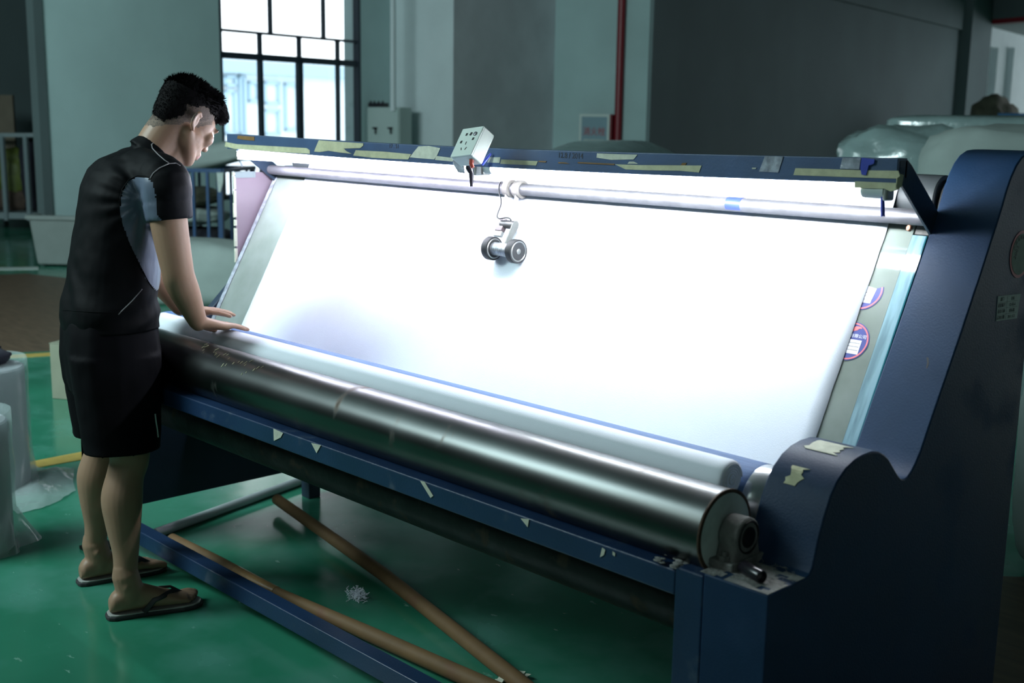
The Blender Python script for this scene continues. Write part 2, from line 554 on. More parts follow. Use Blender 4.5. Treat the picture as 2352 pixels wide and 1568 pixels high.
# ground outside and the building opposite
struct('ground_outside', MB().extrude([wp(-30, C1 - 0.31, -0.1), wp(60, C1 - 0.31, -0.1), wp(60, C1 - 60, -0.1), wp(-30, C1 - 60, -0.1)], (0, 0, .05)), M['facade'])
fb = thing('neighbouring_building', wp(20, C1 - 24, 0), 'pale overexposed building seen outside through the tall window', 'building')
CB = C1 - 22
u0, u1 = uat(400, 200, CB), uat(1000, 200, CB)
zr = at(540, 168, WN, CB).z
mb = MB()
wbox(mb, u0, u1, CB - 6, CB, 0, zr)
obj('facade_wall', mb, M['facade'], fb)
mb = MB()
wbox(mb, u0 - .3, u1 + .3, CB - 6, CB + .35, zr, zr + .45)
obj('roof_edge', mb, M['facade_line'], fb)
k = 0
for pa, pb, ya, yb in ((513, 541, 172, 200), (545, 563, 172, 310), (567, 592, 186, 235), (603, 640, 186, 240), (650, 684, 190, 300), (513, 541, 205, 310), (603, 640, 250, 310)):
    ua, ub = uat(pa, ya, CB), uat(pb, yb, CB)
    za, zb = at(pa, ya, WN, CB).z, at(pb, yb, WN, CB).z
    mb = MB()
    for (a, b, c, d) in ((ua, ub, zb, zb + .1), (ua, ub, za - .1, za), (ua, ua + .1, zb, za), (ub - .1, ub, zb, za)):
        wbox(mb, a, b, CB, CB + .12, c, d)
    f = obj('window_frame', mb, M['facade_line'], fb)

# window: iron bars and panes, glass left standing in them
WINF = MB()
wz = lambda py: at(660, py, WN, C1 - .12).z
cB = C1 - 0.05
ub = {p: uat(p, 150, cB) for p in (505, 597, 687, 775, 829)}
upr = {p: uat(p, 40, cB) for p in (620, 742)}
zh1, zh2 = at(660, 82, WN, cB).z, at(660, 136, WN, cB).z


def bar_v(mb, u, z0, z1, w):
    wbox(mb, u - w / 2, u + w / 2, cB - .03, cB + .03, z0, z1)


win = MB()
obj_win = None
mbs = MB()
wbox(mbs, w0, w1, cB - .05, cB + .05, zsill, zsill + .06)
wbox(mbs, w0, w0 + .04, cB - .05, cB + .05, zsill, ztop)
wbox(mbs, w1 - .04, w1, cB - .05, cB + .05, zsill, ztop)
wbox(mbs, w0, w1, cB - .05, cB + .05, ztop - .06, ztop)
obj_win = struct('window_1', mbs, M['iron_window'], org=wp((w0 + w1) / 2, cB, 0))
for z, w in ((zh1, .03), (zh2, .075)):
    m_ = MB()
    wbox(m_, w0, w1, cB - .03, cB + .03, z - w / 2, z + w / 2)
    obj('window_rail', m_, M['iron_window'], obj_win)
for p, w in ((597, .05), (687, .08), (775, .035)):
    m_ = MB()
    bar_v(m_, ub[p], zsill, zh2, w)
    obj('window_bar', m_, M['iron_window'], obj_win)
    m_ = MB()
    bar_v(m_, ub[p], zh2, zh1, .035)
    obj('window_bar', m_, M['iron_window'], obj_win)
for p in (620, 742):
    m_ = MB()
    bar_v(m_, upr[p], zh1, ztop, .03)
    obj('window_bar', m_, M['iron_window'], obj_win)
xs = [w0, ub[597], ub[687], ub[775], w1]
for a, b in zip(xs[:-1], xs[1:]):
    for z0, z1 in ((zsill, zh2), (zh2, zh1)):
        m_ = MB()
        wbox(m_, a + .01, b - .01, cB - .003, cB + .003, z0 + .01, z1 - .01)
        obj('pane', m_, M['pane'], obj_win)
xs = [w0, upr[620], upr[742], w1]
for a, b in zip(xs[:-1], xs[1:]):
    m_ = MB()
    wbox(m_, a + .01, b - .01, cB - .003, cB + .003, zh1 + .01, ztop - .01)
    obj('pane', m_, M['pane'], obj_win)

# painted zones and lines of the floor
def floor_patch(name, pts, m, h=0.002):
    return struct(name, MB().extrude([at(x, y, ZN, 0) for x, y in pts], (0, 0, h)), m)


floor_patch('trim_7', [(-400, 828), (118, 806), (260, 800), (300, 655), (60, 628), (-400, 650)], M['floor_brown'])
floor_patch('trim_8', [(-200, 836), (-200, 828), (118, 810), (160, 806), (160, 813), (118, 817)], M['yellow'], .003)
floor_patch('trim_9', [(0, 1078), (0, 1064), (65, 1062), (200, 1036), (420, 994), (420, 1010), (200, 1054), (65, 1078)], M['yellow'], .003)
floor_patch('trim_10', [(-100, 622), (-100, 616), (88, 613), (88, 619)], M['paper_aged'], .003)
floor_patch('trim_11', [(2250, 1322), (2600, 1335), (3000, 2300), (2120, 2300)], M['floor_brown'])
# dark space left of the window wall
mb = MB()
wbox(mb, -14, 9.6, -15.6, -15.4, 0, HZ)
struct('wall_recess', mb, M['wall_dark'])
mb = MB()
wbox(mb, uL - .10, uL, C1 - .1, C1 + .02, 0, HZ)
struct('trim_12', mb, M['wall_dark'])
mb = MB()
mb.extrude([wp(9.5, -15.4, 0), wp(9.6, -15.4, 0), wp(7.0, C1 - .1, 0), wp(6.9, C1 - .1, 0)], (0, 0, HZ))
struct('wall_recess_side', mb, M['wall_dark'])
mb = MB()
mb.tube([wp(uat(903, 200, C1 + .5), C1 + .5, 1.6), wp(uat(903, 200, C1 + .5), C1 + .5, HZ)], .035, 10)
struct('trim_13', mb, M['wall_white'], smooth=40)

# ------------------------------------------------------------------ inspection machine
mach = thing('inspection_machine', (-1.4, 0.45, 0),
             'long blue fabric inspection machine with sloping glass table and steel drums', 'machine')

# right side cabinet: curved sheet profile (y, z)
PROF = [(0, 0), (0, .6956), (.118, .6956), (.130, .700), (.139, .712), (.152, .761), (.168, .802), (.186, .838), (.205, .861), (.232, .880), (.262, .891),
        (.295, .896), (.327, .896), (.352, .891), (.374, .881), (.393, .868), (.413, .848), (.436, .826), (.450, .817), (.462, .814),
        (.474, .816), (.487, .824), (.503, .838), (.520, .860)]
INC = [(.557, .925), (.645, 1.072), (.717, 1.199), (.775, 1.306), (.795, 1.345)]
PROF += INC + [(.808, 1.375), (.826, 1.405), (.846, 1.428), (.870, 1.445), (.900, 1.455), (.930, 1.457), (.982, 1.457), (.982, 0)]


def slab(prof, x0, x1):
    return MB().extrude([(x0, y, z) for y, z in prof], (x1 - x0, 0, 0))


obj('side_cabinet', slab(PROF, -0.140, 0.0), M['blue_cab'], mach, smooth=32, bevel=0.003)
# left end: plate with posts
PL = [(0.0, .25), (0, .6956), (.13, .6956), (.24, .70), (.42, .73), (.47, .78), (.610, .915), (.83, 1.28), (.95, 1.28), (.95, .126), (.05, .126)]
obj('end_plate', slab(PL, -2.80, -2.765), M['blue_dark'], mach, bevel=0.003)
for y0, y1, zt in ((0.0, .055, .6956), (.90, .955, 1.29)):
    obj('post', MB().box((-2.80, y0, 0), (-2.745, y1, zt)), M['blue'] if y0 == 0 else M['blue_dark'], mach, bevel=0.003)
obj('post', MB().box((-0.205, 0.0, 0), (-0.141, .06, .690)), M['blue'], mach, bevel=0.003)
obj('foot_pad', MB().box((-2.81, -.02, 0), (-2.73, .08, .012)), M['dark_metal'], mach)
# beams
obj('front_beam', MB().box((-2.75, 0.0, .632), (-0.205, .062, .682)), M['blue'], mach, bevel=0.004, seg=3)
fb_ = obj('floor_beam', MB().extrude([(-2.745, .095, .045), (-2.745, .145, .045), (-2.745, .145, .098), (-2.745, .095, .098)], (2.54, 0, 0)), M['blue'], mach, bevel=0.004, seg=3)
obj('rear_beam', MB().box((-2.75, .90, .60), (-.141, .95, .65)), M['blue_dark'], mach, bevel=0.004)
obj('cross_bar', MB().box((-2.75, .815, 1.288), (-.141, .85, 1.325)), M['blue'], mach, bevel=0.003)


# front drum
def lathe_x(x0, prof, y, z, n=64):
    return MB().lathe(prof, (x0, y, z), (1, 0, 0), n)


DY, DZ, DR = .088, .749, .0815
d = obj('front_drum', lathe_x(-2.70, [(0, .03), (0, DR - .002), (.002, DR), (2.538, DR), (2.54, DR - .002), (2.54, .0)], DY, DZ, 96), M['steel'], mach, smooth=40)
mb = lathe_x(-.1655, [(0, DR - .001), (.002, DR + .0012), (.0056, DR + .0012), (.0075, DR - .004), (.0066, DR - .006), (0, DR - .006)], DY, DZ, 96)
obj('weld_seam', mb, M['rust'], d, smooth=60)
obj('end_disc', lathe_x(-.1610, [(0, DR - .003), (.002, DR - .003), (.0022, 0.001)], DY, DZ, 64), M['drum_end'], d, smooth=40)
obj('shaft', MB().tube([(-.163, DY, DZ), (-.105, DY, DZ)], .015, 24), M['dark_metal'], d, smooth=40)
# brushed rings: slight hollows near the weld, faint dents
# rear drum with blue lagging and chrome end
RY, RZ, RR = .290, .749, .080
d2 = obj('rear_drum', lathe_x(-2.70, [(0, .03), (0, RR), (2.480, RR), (2.483, RR - .002), (2.483, .0)], RY, RZ, 96), M['lagging'], mach, smooth=40)
mb = lathe_x(-.2175, [(0, RR - .004), (.001, RR - .001), (.044, RR - .0005), (.049, RR - .006), (.053, RR - .008), (.058, RR - .001), (.062, RR + .001), (.071, RR - .0015), (.077, RR - .002), (.077, 0)], RY, RZ, 96)
obj('chrome_end', mb, M['chrome'], d2, smooth=60, label='ridged chrome end of the rear drum')
# lower dark roller
obj('lower_roller', lathe_x(-2.62, [(0, .02), (0, .066), (.004, .07), (2.40, .07), (2.404, .066), (2.404, .0)], .20, .535, 48), M['dark_metal'], mach, smooth=40)
obj('lower_shaft', MB().tube([(-2.77, .20, .535), (-2.6, .20, .535)], .02, 16), M['dark_metal'], mach, smooth=40)


# bearing block of the front drum
def pillow(x0, x1, y, z, zb, R, m, parent, wy=.055):
    c = (x0 + x1) / 2
    prof = []
    for k in range(15):
        a = math.pi * (-.12 + 1.24 * k / 14)
        prof.append((y + R * math.cos(a), z + R * math.sin(a)))
    prof = [(y + R * 1.15, zb + .012)] + prof + [(y - R * 1.15, zb + .012)]
    b = obj('bearing_block', slab(prof, x0, x1), m, parent, smooth=35, bevel=0.004)
    w = (x1 - x0) * .62
    obj('base', MB().box((c - w, y - wy, zb), (c + w, y + wy, zb + .016)), m, b, bevel=0.003)
    obj('inner_ring', lathe_x(x1 - .002, [(0, R * .86), (.004, R * .86), (.005, R * .80), (.001, R * .74), (.001, R * .55), (.004, R * .53), (.005, R * .46), (.005, 0)], y, z, 40), M['dark_metal'], b, smooth=40)
    for s in (-1, 1):
        yb = y + s * wy * .76
        hexa = [(c + .011 * math.cos(math.pi * k / 3), yb + .011 * math.sin(math.pi * k / 3), zb + .016) for k in range(6)]
        mb = MB().extrude(hexa, (0, 0, .008))
        mb.tube([(c, yb, zb + .016), (c, yb, zb + .032)], .0055, 12)
        obj('bolt', mb, m, b, smooth=35)
    return b


pillow(-.153, -.110, DY + .004, DZ + .002, .6956, .037, M['iron_dusty'], mach)
# dust and lint lying on the ledge
random.seed(3)
mb = MB()
for k in range(46):
    x = random.uniform(-.190, -.012)
    y = .118 + random.gauss(0, .022) if k % 2 else random.uniform(.012, .12)
    y = min(max(y, .008), .128)
    L = random.uniform(.01, .04)
    a = random.uniform(0, math.tau)
    c = random.uniform(-2, 2)
    pts = []
    for i in range(6):
        t = i / 5
        pts.append((min(x + L * t * math.cos(a + c * t), -.004), min(y + L * t * math.sin(a + c * t), .128), .6966 + .006 * math.sin(math.pi * t) * random.uniform(.3, 1)))
    mb.tube(pts, random.uniform(.00025, .0006), 5)
obj('lint', mb, M['dust'], mach, kind='stuff')
# thin layer of fluff at the joint of beam and ledge
mb = MB()
for k in range(60):
    x = -.21 + random.gauss(0, .022)
    y = random.uniform(.0, .06)
    mb.ball((x, y, .684 + random.uniform(0, .008)), (random.uniform(.004, .011), random.uniform(.003, .009), random.uniform(.001, .003)), nu=6, nv=4)
obj('dust_clump', mb, M['dust'], mach, smooth=180, kind='stuff')
DL = MB()
g = 14
for i in range(g):
    for j in range(g):
        x0, x1 = -.150 + .147 * i / g, -.150 + .147 * (i + 1) / g
        y0, y1 = .002 + .128 * j / g, .002 + .128 * (j + 1) / g
        if noise.noise(Vector((x0 * 30, y0 * 30, 2))) > -.22:
            DL.box((x0, y0, .6957), (x1, y1, .6963 + .0004 * random.random()))
obj('dust_layer', DL, M['dust'], mach, kind='stuff')

# glass of the table
GL, GR = -2.746, -0.184


def slope(x, s, h=0.0):
    """point on the table: x, distance s up the slope from z = .76, height h above it"""
    y0 = (SN.z * .76 - SC) / .87562219
    return Vector((x, y0, .76)) + SU * s + SN * h


SL = (1.300 - .76) / .87562219


def smb(x0, x1, s0, s1, h0, h1, mb=None, mi=0):
    mb = mb or MB()
    return mb.extrude([slope(x0, s0, h0), slope(x1, s0, h0), slope(x1, s1, h0), slope(x0, s1, h0)], SN * (h1 - h0), mi)


gl = obj('glass_table', smb(GL, GR, -.06, SL, -.008, 0), M['glass'], mach, bevel=.0008)
gs = obj('glass_strip', smb(GR + .001, -.1515, -.06, SL - .035, -.007, .0012), M['glass_smear'], mach)
obj('strip_edge', smb(-.1515, -.1485, -.06, SL - .035, -.008, .0012), M['glass_edge'], gs)
obj('table_board', smb(GL, -.142, -.06, SL + .01, -.016, -.0085), M['blue_dark'], mach)
obj('table_edge', smb(GL - .010, GL - .0005, -.08, SL, -.014, .002), M['blue_chan'], mach, bevel=.002)
obj('edge_tape', smb(GL - .009, GL + .012, -.02, SL - .02, .0022, .0030), M['tape_clear'], mach)
# dusty bracket at the top right corner of the glass
br = obj('corner_bracket', smb(-.178, -.141, SL - .034, SL + .012, -.004, .004), M['iron_dusty'], mach, bevel=.001)
for y_, z_ in ((.704, 1.297),):
    mb = MB().lathe([(0, .0075), (.006, .0075), (.007, .006), (.007, 0)], (-.165, .722, 1.288), (-.35, -.8, .2), 6)
    obj('bolt', mb, mat('copper_bolt', (0.30, 0.14, 0.09), .5, metal=.7), br)

# side plate at the left
mb = MB().extrude([(-2.772, .612, .965), (-2.772, .617, 1.303), (-2.772, .83, 1.300), (-2.772, .83, 1.27)], (.004, 0, 0))
sp = obj('side_plate', mb, M['pink_board'], mach)
mb = MB()
random.seed(5)
z = .972
while z < 1.30:
    dz = random.uniform(.02, .07)
    mb.box((-2.7735, .6095 - random.uniform(0, .004), z), (-2.7665, .6175, min(z + dz, 1.302)))
    z += dz + random.uniform(0, .01)
obj('torn_tape', mb, M['tape_pale'], sp)
obj('top_film', MB().box((-2.7745, .615, 1.282), (-2.7655, .70, 1.304)), M['film_dull'], sp)

# guide roller at the top, with its bearing
gr_ = obj('guide_roller', lathe_x(-2.68, [(0, .02), (0, .053), (.003, .055), (2.519, .055), (2.522, .052), (2.522, .046), (2.512, .044), (2.512, 0)], .857, 1.345, 64), M['dark_roller'], mach, smooth=40)
obj('shaft', MB().tube([(-.168, .857, 1.345), (-.1405, .857, 1.345)], .014, 20), M['dark_metal'], gr_, smooth=40)
mb = slab([(.815, 1.29), (.815, 1.335), (.823, 1.365), (.842, 1.385), (.872, 1.385), (.891, 1.365), (.899, 1.335), (.899, 1.29)], -.155, -.1415)
bb = obj('roller_bearing', mb, M['iron_dusty'], mach, smooth=35, bevel=.004)
obj('base', MB().box((-.172, .79, 1.277), (-.1415, .93, 1.291)), M['iron_dusty'], bb, bevel=.003)
obj('bolt', MB().lathe([(0, .009), (.012, .009), (.012, .006), (.02, .006), (.02, 0)], (-.156, .808, 1.291), (0, 0, 1), 8), M['dark_metal'], bb)

# pipe across the table
pp = obj('cross_pipe', MB().tube([(-2.755, .752, 1.3105), (-1.5, .752, 1.3065), (-.1425, .752, 1.3105)], .0175, 32), M['galv'], mach, smooth=40)
mb = MB()
mb.tube([(-.668, .752, 1.3095), (-.624, .752, 1.3096)], .0179, 32)
obj('pipe_tape', mb, M['tape_blue'], pp, smooth=40, label='blue tape band')


# light channel, sagging a little
def chz(x):
    t = (x + 2.76) / 2.63
    return 1.4405 - .013 * math.sin(math.pi * min(max(t, 0), 1))


def chan(x0, x1, y0, y1, z0, z1, n=16):
    rings = []
    for k in range(n + 1):
        x = x0 + (x1 - x0) * k / n
        z = chz(x)
        rings.append([Vector((x, y0, z + z0)), Vector((x, y1, z + z0)), Vector((x, y1, z + z1)), Vector((x, y0, z + z1))])
    return MB().loft(rings)


ch = obj('light_channel', chan(-2.775, -.135, .590, .598, -.053, 0), M['blue_chan'], mach, bevel=.0015)
obj('channel_top', chan(-2.775, -.135, .598, .630, -.006, 0), M['blue_chan'], ch, bevel=.0015)
obj('channel_back', chan(-2.775, -.135, .624, .630, -.040, -.006), M['blue_dark'], ch)
CY = .590


def decal(name, pts, m, parent, n=YN, c=CY, th=.0012, wr=0.0, label=None):
    """flat piece of tape or paper lying on a plane, outline given by its corners"""
    P = [at(x, y, n, c) for x, y in pts]
    nn = Vector(n).normalized()
    if (CAM - P[0]).dot(nn) < 0:
        nn = -nn
    P = [p + nn * .0004 for p in P]
    return obj(name, MB().extrude(P, nn * th), m, parent, label=label)


TP = [
    ([(519, 326), (545, 331), (705, 340), (712, 345), (712, 353), (640, 349), (540, 342), (517, 336)], 'tape'),
    ([(547, 311), (585, 314), (585, 323), (560, 321), (545, 318)], 'tape_brown'),
    ([(733, 322), (770, 325), (835, 329), (835, 334), (828, 340), (790, 341), (796, 347), (808, 353), (780, 350), (755, 346), (735, 349), (722, 348)], 'tape'),
    ([(818, 345), (880, 348), (945, 354), (938, 366), (890, 364), (855, 362), (812, 357)], 'tape'),
    ([(962, 336), (985, 335), (1012, 340), (1004, 358), (998, 366), (960, 363), (942, 361), (952, 348)], 'tape_pale'),
    ([(1003, 358), (1044, 363), (1040, 371), (1000, 367)], 'tape_pale'),
    ([(1125, 361), (1150, 361), (1148, 374), (1120, 373)], 'tape_pale'),
    ([(1152, 366), (1236, 370), (1232, 380), (1150, 376)], 'tape'),
    ([(1238, 369), (1256, 370), (1254, 373), (1238, 372)], 'tape_brown'),
    ([(1372, 352), (1420, 354), (1465, 355), (1456, 366), (1405, 367), (1371, 362)], 'tape_pale'),
    ([(1283, 372), (1300, 373), (1309, 376), (1283, 375)], 'tape_brown'),
    ([(1328, 372), (1412, 376), (1412, 379), (1328, 375)], 'tape_brown'),
    ([(1446, 371), (1456, 371), (1466, 376), (1442, 376)], 'tape_pale'),
    ([(1413, 377), (1470, 379), (1612, 380), (1606, 396), (1560, 392), (1490, 391), (1438, 389)], 'tape'),
    ([(1568, 374), (1578, 374), (1574, 380), (1564, 379)], 'tape_brown'),
    ([(1728, 385), (1738, 385), (1736, 388), (1728, 388)], 'tape_pale'),
    ([(1828, 386), (1900, 388), (1985, 391), (2064, 392), (2068, 404), (2060, 410), (1960, 407), (1823, 402)], 'tape'),
]
for pts, k in TP:
    decal('tape', pts, M[k], ch)
decal('clear_tape', [(1758, 358), (1800, 359), (1788, 396), (1744, 394)], M['tape_clear'], ch, c=CY - .0002)
decal('clear_tape', [(1936, 362), (1978, 363), (1974, 389), (1930, 387)], M['tape_clear'], ch, c=CY - .0015)
mb = MB()
# tape wrapped under the right end of the channel, and blue tie
pz = lambda x: chz(x)
mb.extrude([(-.23, .5885, pz(-.2) - .050), (-.134, .5885, pz(-.12) - .050), (-.132, .5885, pz(-.12) - .062), (-.146, .5885, pz(-.12) - .068), (-.16, .5885, pz(-.12) - .063), (-.23, .5885, pz(-.2) - .064)], (0, .012, 0))
mb.extrude([(-.1345, .5885, pz(-.12) - .030), (-.1345, .615, pz(-.12) - .034), (-.1345, .610, pz(-.12) - .058), (-.1345, .5885, pz(-.12) - .062)], (.0016, 0, 0))
obj('wrapped_tape', mb, M['tape'], ch)
mb = MB()
mb.extrude([at(x, y, YN, CY - .0025) for x, y in ((1980, 362), (1998, 364), (2010, 366), (2008, 376), (1996, 380), (1990, 402), (1980, 401), (1977, 385))], (0, -.002, 0))
obj('blue_tie', mb, M['tape_blue'], ch)
text('handwriting', '12.8 / 2014', at(1310, 358, YN, CY - .0006), (1, 0, 0), (0, 0, 1), .020, M['ink'], ch)
text('handwriting', '17 . 51', at(905, 336, YN, CY - .0006), (1, 0, 0), (0, 0, 1), .018, M['ink'], ch)

# two arms that carry the channel
for xa in (-.135, -2.742):
    mb = MB().extrude([(xa, .600, 1.437), (xa, .632, 1.437), (xa, .652, 1.425), (xa, .797, 1.312), (xa, .808, 1.298), (xa, .770, 1.266), (xa, .604, 1.394)], (-.007, 0, 0))
    obj('support_arm', mb, M['blue_dark'], mach, bevel=.001)

# papers stuck on the glass
def sticker(cx, cs, R, parent, torn=False):
    c = slope(cx, cs, .0006)
    a0, a1 = (-1.75, .32) if torn else (0, math.tau)
    s = obj('round_sticker', disc(c, R, SN, .0004, 48, a0, a1, uax=(1, 0, 0)), M['navy'], parent)
    obj('ring', disc(c + SN * .0005, R * .95, SN, .0003, 48, a0, a1, rin=R * .88, uax=(1, 0, 0)), M['pink'], s)
    X = Vector((1, 0, 0))
    y0 = R * (.18 if not torn else .25)
    q = [(-.7, -.62), (.62, -.62), (.62, .10), (-.7, .10)] if not torn else [(-.6, -.60), (.52, -.60), (.62, .18), (-.6, .40)]
    obj('label', MB().extrude([c + X * a * R + SU * b * R + SN * .0005 for a, b in q], SN * .0004), M['paper'], s)
    for b in (-.44, -.26, -.08):
        obj('line', MB().extrude([c + X * a * R + SU * (b + e) * R + SN * .0010 for a, e in ((-.66, 0), (.56, 0), (.56, .02), (-.66, .02))], SN * .0002), M['ink'], s)
    return s


def su(p):
    return (p - slope(0, 0)).dot(SU)


pc = at(1952, 783, SN, SC)
st = sticker(pc.x, su(pc), .046, gl)
text('lettering', '厂有限公司', slope(pc.x + .012, su(pc) + .013, .0012), (1, 0, 0), SU, .010, M['paper'], st)
mb = MB().extrude([slope(pc.x + a, su(pc) + b, .0011) for a, b in ((-.004, .022), (.010, .027), (.013, .031), (.020, .032), (.016, .036), (.004, .036), (-.004, .030))], SN * .0003)
obj('emblem', mb, M['pink'], st)
pc = at(1985, 668, SN, SC)
sticker(pc.x, su(pc), .046, gl, torn=True)

# round dial stickers and label on the outer side
cab = [o for o in mach.children if o.name.startswith('side_cabinet')][0]
for (cy, cz) in ((.905, 1.235), (.958, 1.388)):
    s = obj('round_sticker', disc((.0006, cy, cz), .052, XN, .0005, 56), M['red'], cab, label='green round sticker with a red rim')
    obj('sticker_face', disc((.0012, cy, cz), .045, XN, .0005, 56), M['paper_green'], s)
    for k, chh in enumerate('广州纺织机械制造'):
        a = math.radians(155 - k * 19)
        text('lettering', chh, (.0019, cy + .037 * math.cos(a), cz + .037 * math.sin(a)), (0, math.sin(a), -math.cos(a)), (0, math.cos(a), math.sin(a)), .009, M['ink'], s)
    text('lettering', '2003', (.0019, cy - .024, cz + .006), (0, .5, 1), (0, -1, .5), .016, M['ink'], s)
LP = [(.811, 1.151), (.926, 1.146), (.921, 1.122), (.917, 1.092), (.813, 1.0965)]
lb = obj('paper_label', MB().extrude([(.0006, y, z) for y, z in LP], (.0005, 0, 0)), M['paper_aged'], cab, label='white paper label with four lines of print')
rows = [('部门', '仓库'), ('设备编号', 'CB-布-6'), ('设备名称', '验布机'), ('启用日期', '2011.11.5')]
for i, (a, b) in enumerate(rows):
    z = 1.1425 - i * .0132
    text('print', a, (.0013, .833, z - .0005), (0, 1, -.03), (0, .03, 1), .0092, M['ink'], lb)
    text('print', b, (.0013, .886, z - .003), (0, 1, -.03), (0, .03, 1), .0092, M['ink'], lb)
    if i:
        obj('line', MB().extrude([(.0011, .815, z + .0062), (.0011, .912, z + .0035), (.0011, .912, z + .0041), (.0011, .815, z + .0068)], (.0002, 0, 0)), M['ink'], lb)
obj('line', MB().extrude([(.0011, .858, 1.147), (.0011, .8586, 1.147), (.0011, .8586, 1.096), (.0011, .858, 1.096)], (.0002, 0, 0)), M['ink'], lb)
# paper remains on the hump
def hump_patch(y0, y1, x0, x1, mname, seed):
    """irregular torn paper following the curve of the cabinet"""
    random.seed(seed)
    pr = [p for p in PROF if y0 - .03 < p[0] < y1 + .03 and p[1] > .74][:]
    mb = MB()
    nseg = 7
    ys = [y0 + (y1 - y0) * k / nseg for k in range(nseg + 1)]

    def zz(y):
        for (a, za), (b, zb) in zip(PROF[4:22], PROF[5:23]):
            if a <= y <= b:
                return za + (zb - za) * (y - a) / (b - a)
        return PROF[12][1]
    L = [(x0 + random.uniform(-.004, .006), x1 + random.uniform(-.012, .004)) for _ in ys]
    for k in range(nseg):
        (a0, b0), (a1, b1) = L[k], L[k + 1]
        ya, yb = ys[k], ys[k + 1]
        nv = Vector((0, -(zz(yb) - zz(ya)), yb - ya)).normalized()
        mb.extrude([Vector((a0, ya, zz(ya))) + nv * .0006, Vector((b0, ya, zz(ya))) + nv * .0006, Vector((b1, yb, zz(yb))) + nv * .0006, Vector((a1, yb, zz(yb))) + nv * .0006], nv * .001)
    return obj('paper_remnant', mb, M[mname], cab)


hump_patch(.262, .318, -.112, -.040, 'tape_pale', 2)
hump_patch(.186, .214, -.100, -.066, 'tape', 4)
decal('scratch', [(2129, 820), (2133, 822), (2134, 835), (2130, 846), (2128, 846), (2130, 834)], M['ink'], cab, n=SN, c=SC + .028)

# paper bits on the front beam and drum
beam = [o for o in mach.children if o.name.startswith('front_beam')][0]
for pts in ([(629, 984), (651, 994), (646, 1004), (630, 1012)], [(716, 1017), (738, 1022), (728, 1040)],
            [(966, 1104), (976, 1106), (996, 1138), (990, 1143)], [(1197, 1190), (1216, 1192), (1213, 1210)],
            [(1384, 1257), (1391, 1262), (1388, 1274), (1379, 1279)], [(1408, 1265), (1414, 1270), (1413, 1277), (1408, 1273)]):
    decal('paper_scrap', pts, M['tape_pale'], beam, n=YN, c=-.0005)
random.seed(11)
mb = MB()
for k in range(26):
    x = -2.06 + k * .0145 + random.uniform(-.01, .01)
    a = math.radians(118 + random.gauss(0, 10) + (k * .2))
    p = Vector((x, DY + DR * 1.003 * math.cos(a), DZ + DR * 1.003 * math.sin(a)))
    L = random.uniform(.003, .012)
    mb.obox(p, (L * .35, 0, L * .2), Vector((0, -math.sin(a), math.cos(a))) * L * .6, Vector((0, math.cos(a), math.sin(a))) * .0005)
obj('glue_flecks', mb, M['tape'], d, kind='stuff')


# fluorescent lamps
def lamp(x0, x1, z, m, label, capL, capR):
    t = thing('fluorescent_lamp', ((x0 + x1) / 2, .607, z), label, 'lamp', 'lamps under the light channel')
    tb = obj('tube', MB().tube([(x0 + capL, .607, z), (x1 - capR, .607, z)], .0165, 28), m, t, smooth=40)
    if capL:
        obj('end_cap', MB().tube([(x0, .607, z), (x0 + capL, .607, z)], .0162, 28), M['tube_cap'], t, smooth=40)
    obj('end_cap', MB().tube([(x1 - capR, .607, z), (x1, .607, z)], .0162, 28), M['tube_cap'], t, smooth=40)
    for x in (x0 - .004, x1 + .004):
        mb = MB().box((x - .006, .592, z - .020), (x + .006, .624, z + .0155))
        obj('holder', mb, M['alu'], t, bevel=.005, seg=3)
    return t


lamp(-2.712, -1.440, 1.3685, M['tube_light_lilac'], 'lit fluorescent tube under the left half of the light channel', .004, .030)
lamp(-1.400, -.165, 1.3715, M['tube_light'], 'lit fluorescent tube under the right half of the light channel', .032, .052)
obj('hanging_wire', MB().tube([at(2027, 452, YN, .60), at(2028, 497, YN, .60)], .0045, 10), M['tape_blue'], ch, smooth=40)
mb = MB()
for pts in ([(545, 340), (560, 345), (556, 362), (549, 372), (546, 355)], [(548, 352), (552, 366), (560, 380), (556, 384), (549, 372)], [(541, 345), (547, 350), (543, 352)]):
    mb.extrude([at(x, y, YN, .615) for x, y in pts], (0, .001, 0))
obj('torn_tape', mb, M['tape_clear'], ch)

# ------------------------------------------------------------------ the cloth: sheet and roll
cl = thing('white_cloth', (-1.4, .5, .8), 'white cloth running down the lit sloping table onto a roll between the drums', 'fabric')
path = []
path += [Vector((0, .935, z)) for z in (.30, .6, .9, 1.2, 1.32)]
gy, gz, grr = .857, 1.345, .0572
th = math.atan2(SN.z, SN.y)
for k in range(13):
    a = math.radians(-15) + (th - math.radians(-15)) * k / 12
    path.append(Vector((0, gy + grr * math.cos(a), gz + grr * math.sin(a))))
path[4] = Vector((0, gy + grr * math.cos(math.radians(-20)) + .02, 1.30))
n_in = 22
for k in range(1, n_in + 1):
    s = SL - .02 - (SL - .02 + .03) * k / n_in
    path.append(Vector((0, slope(0, s).y, slope(0, s).z)) + SN * .0026)
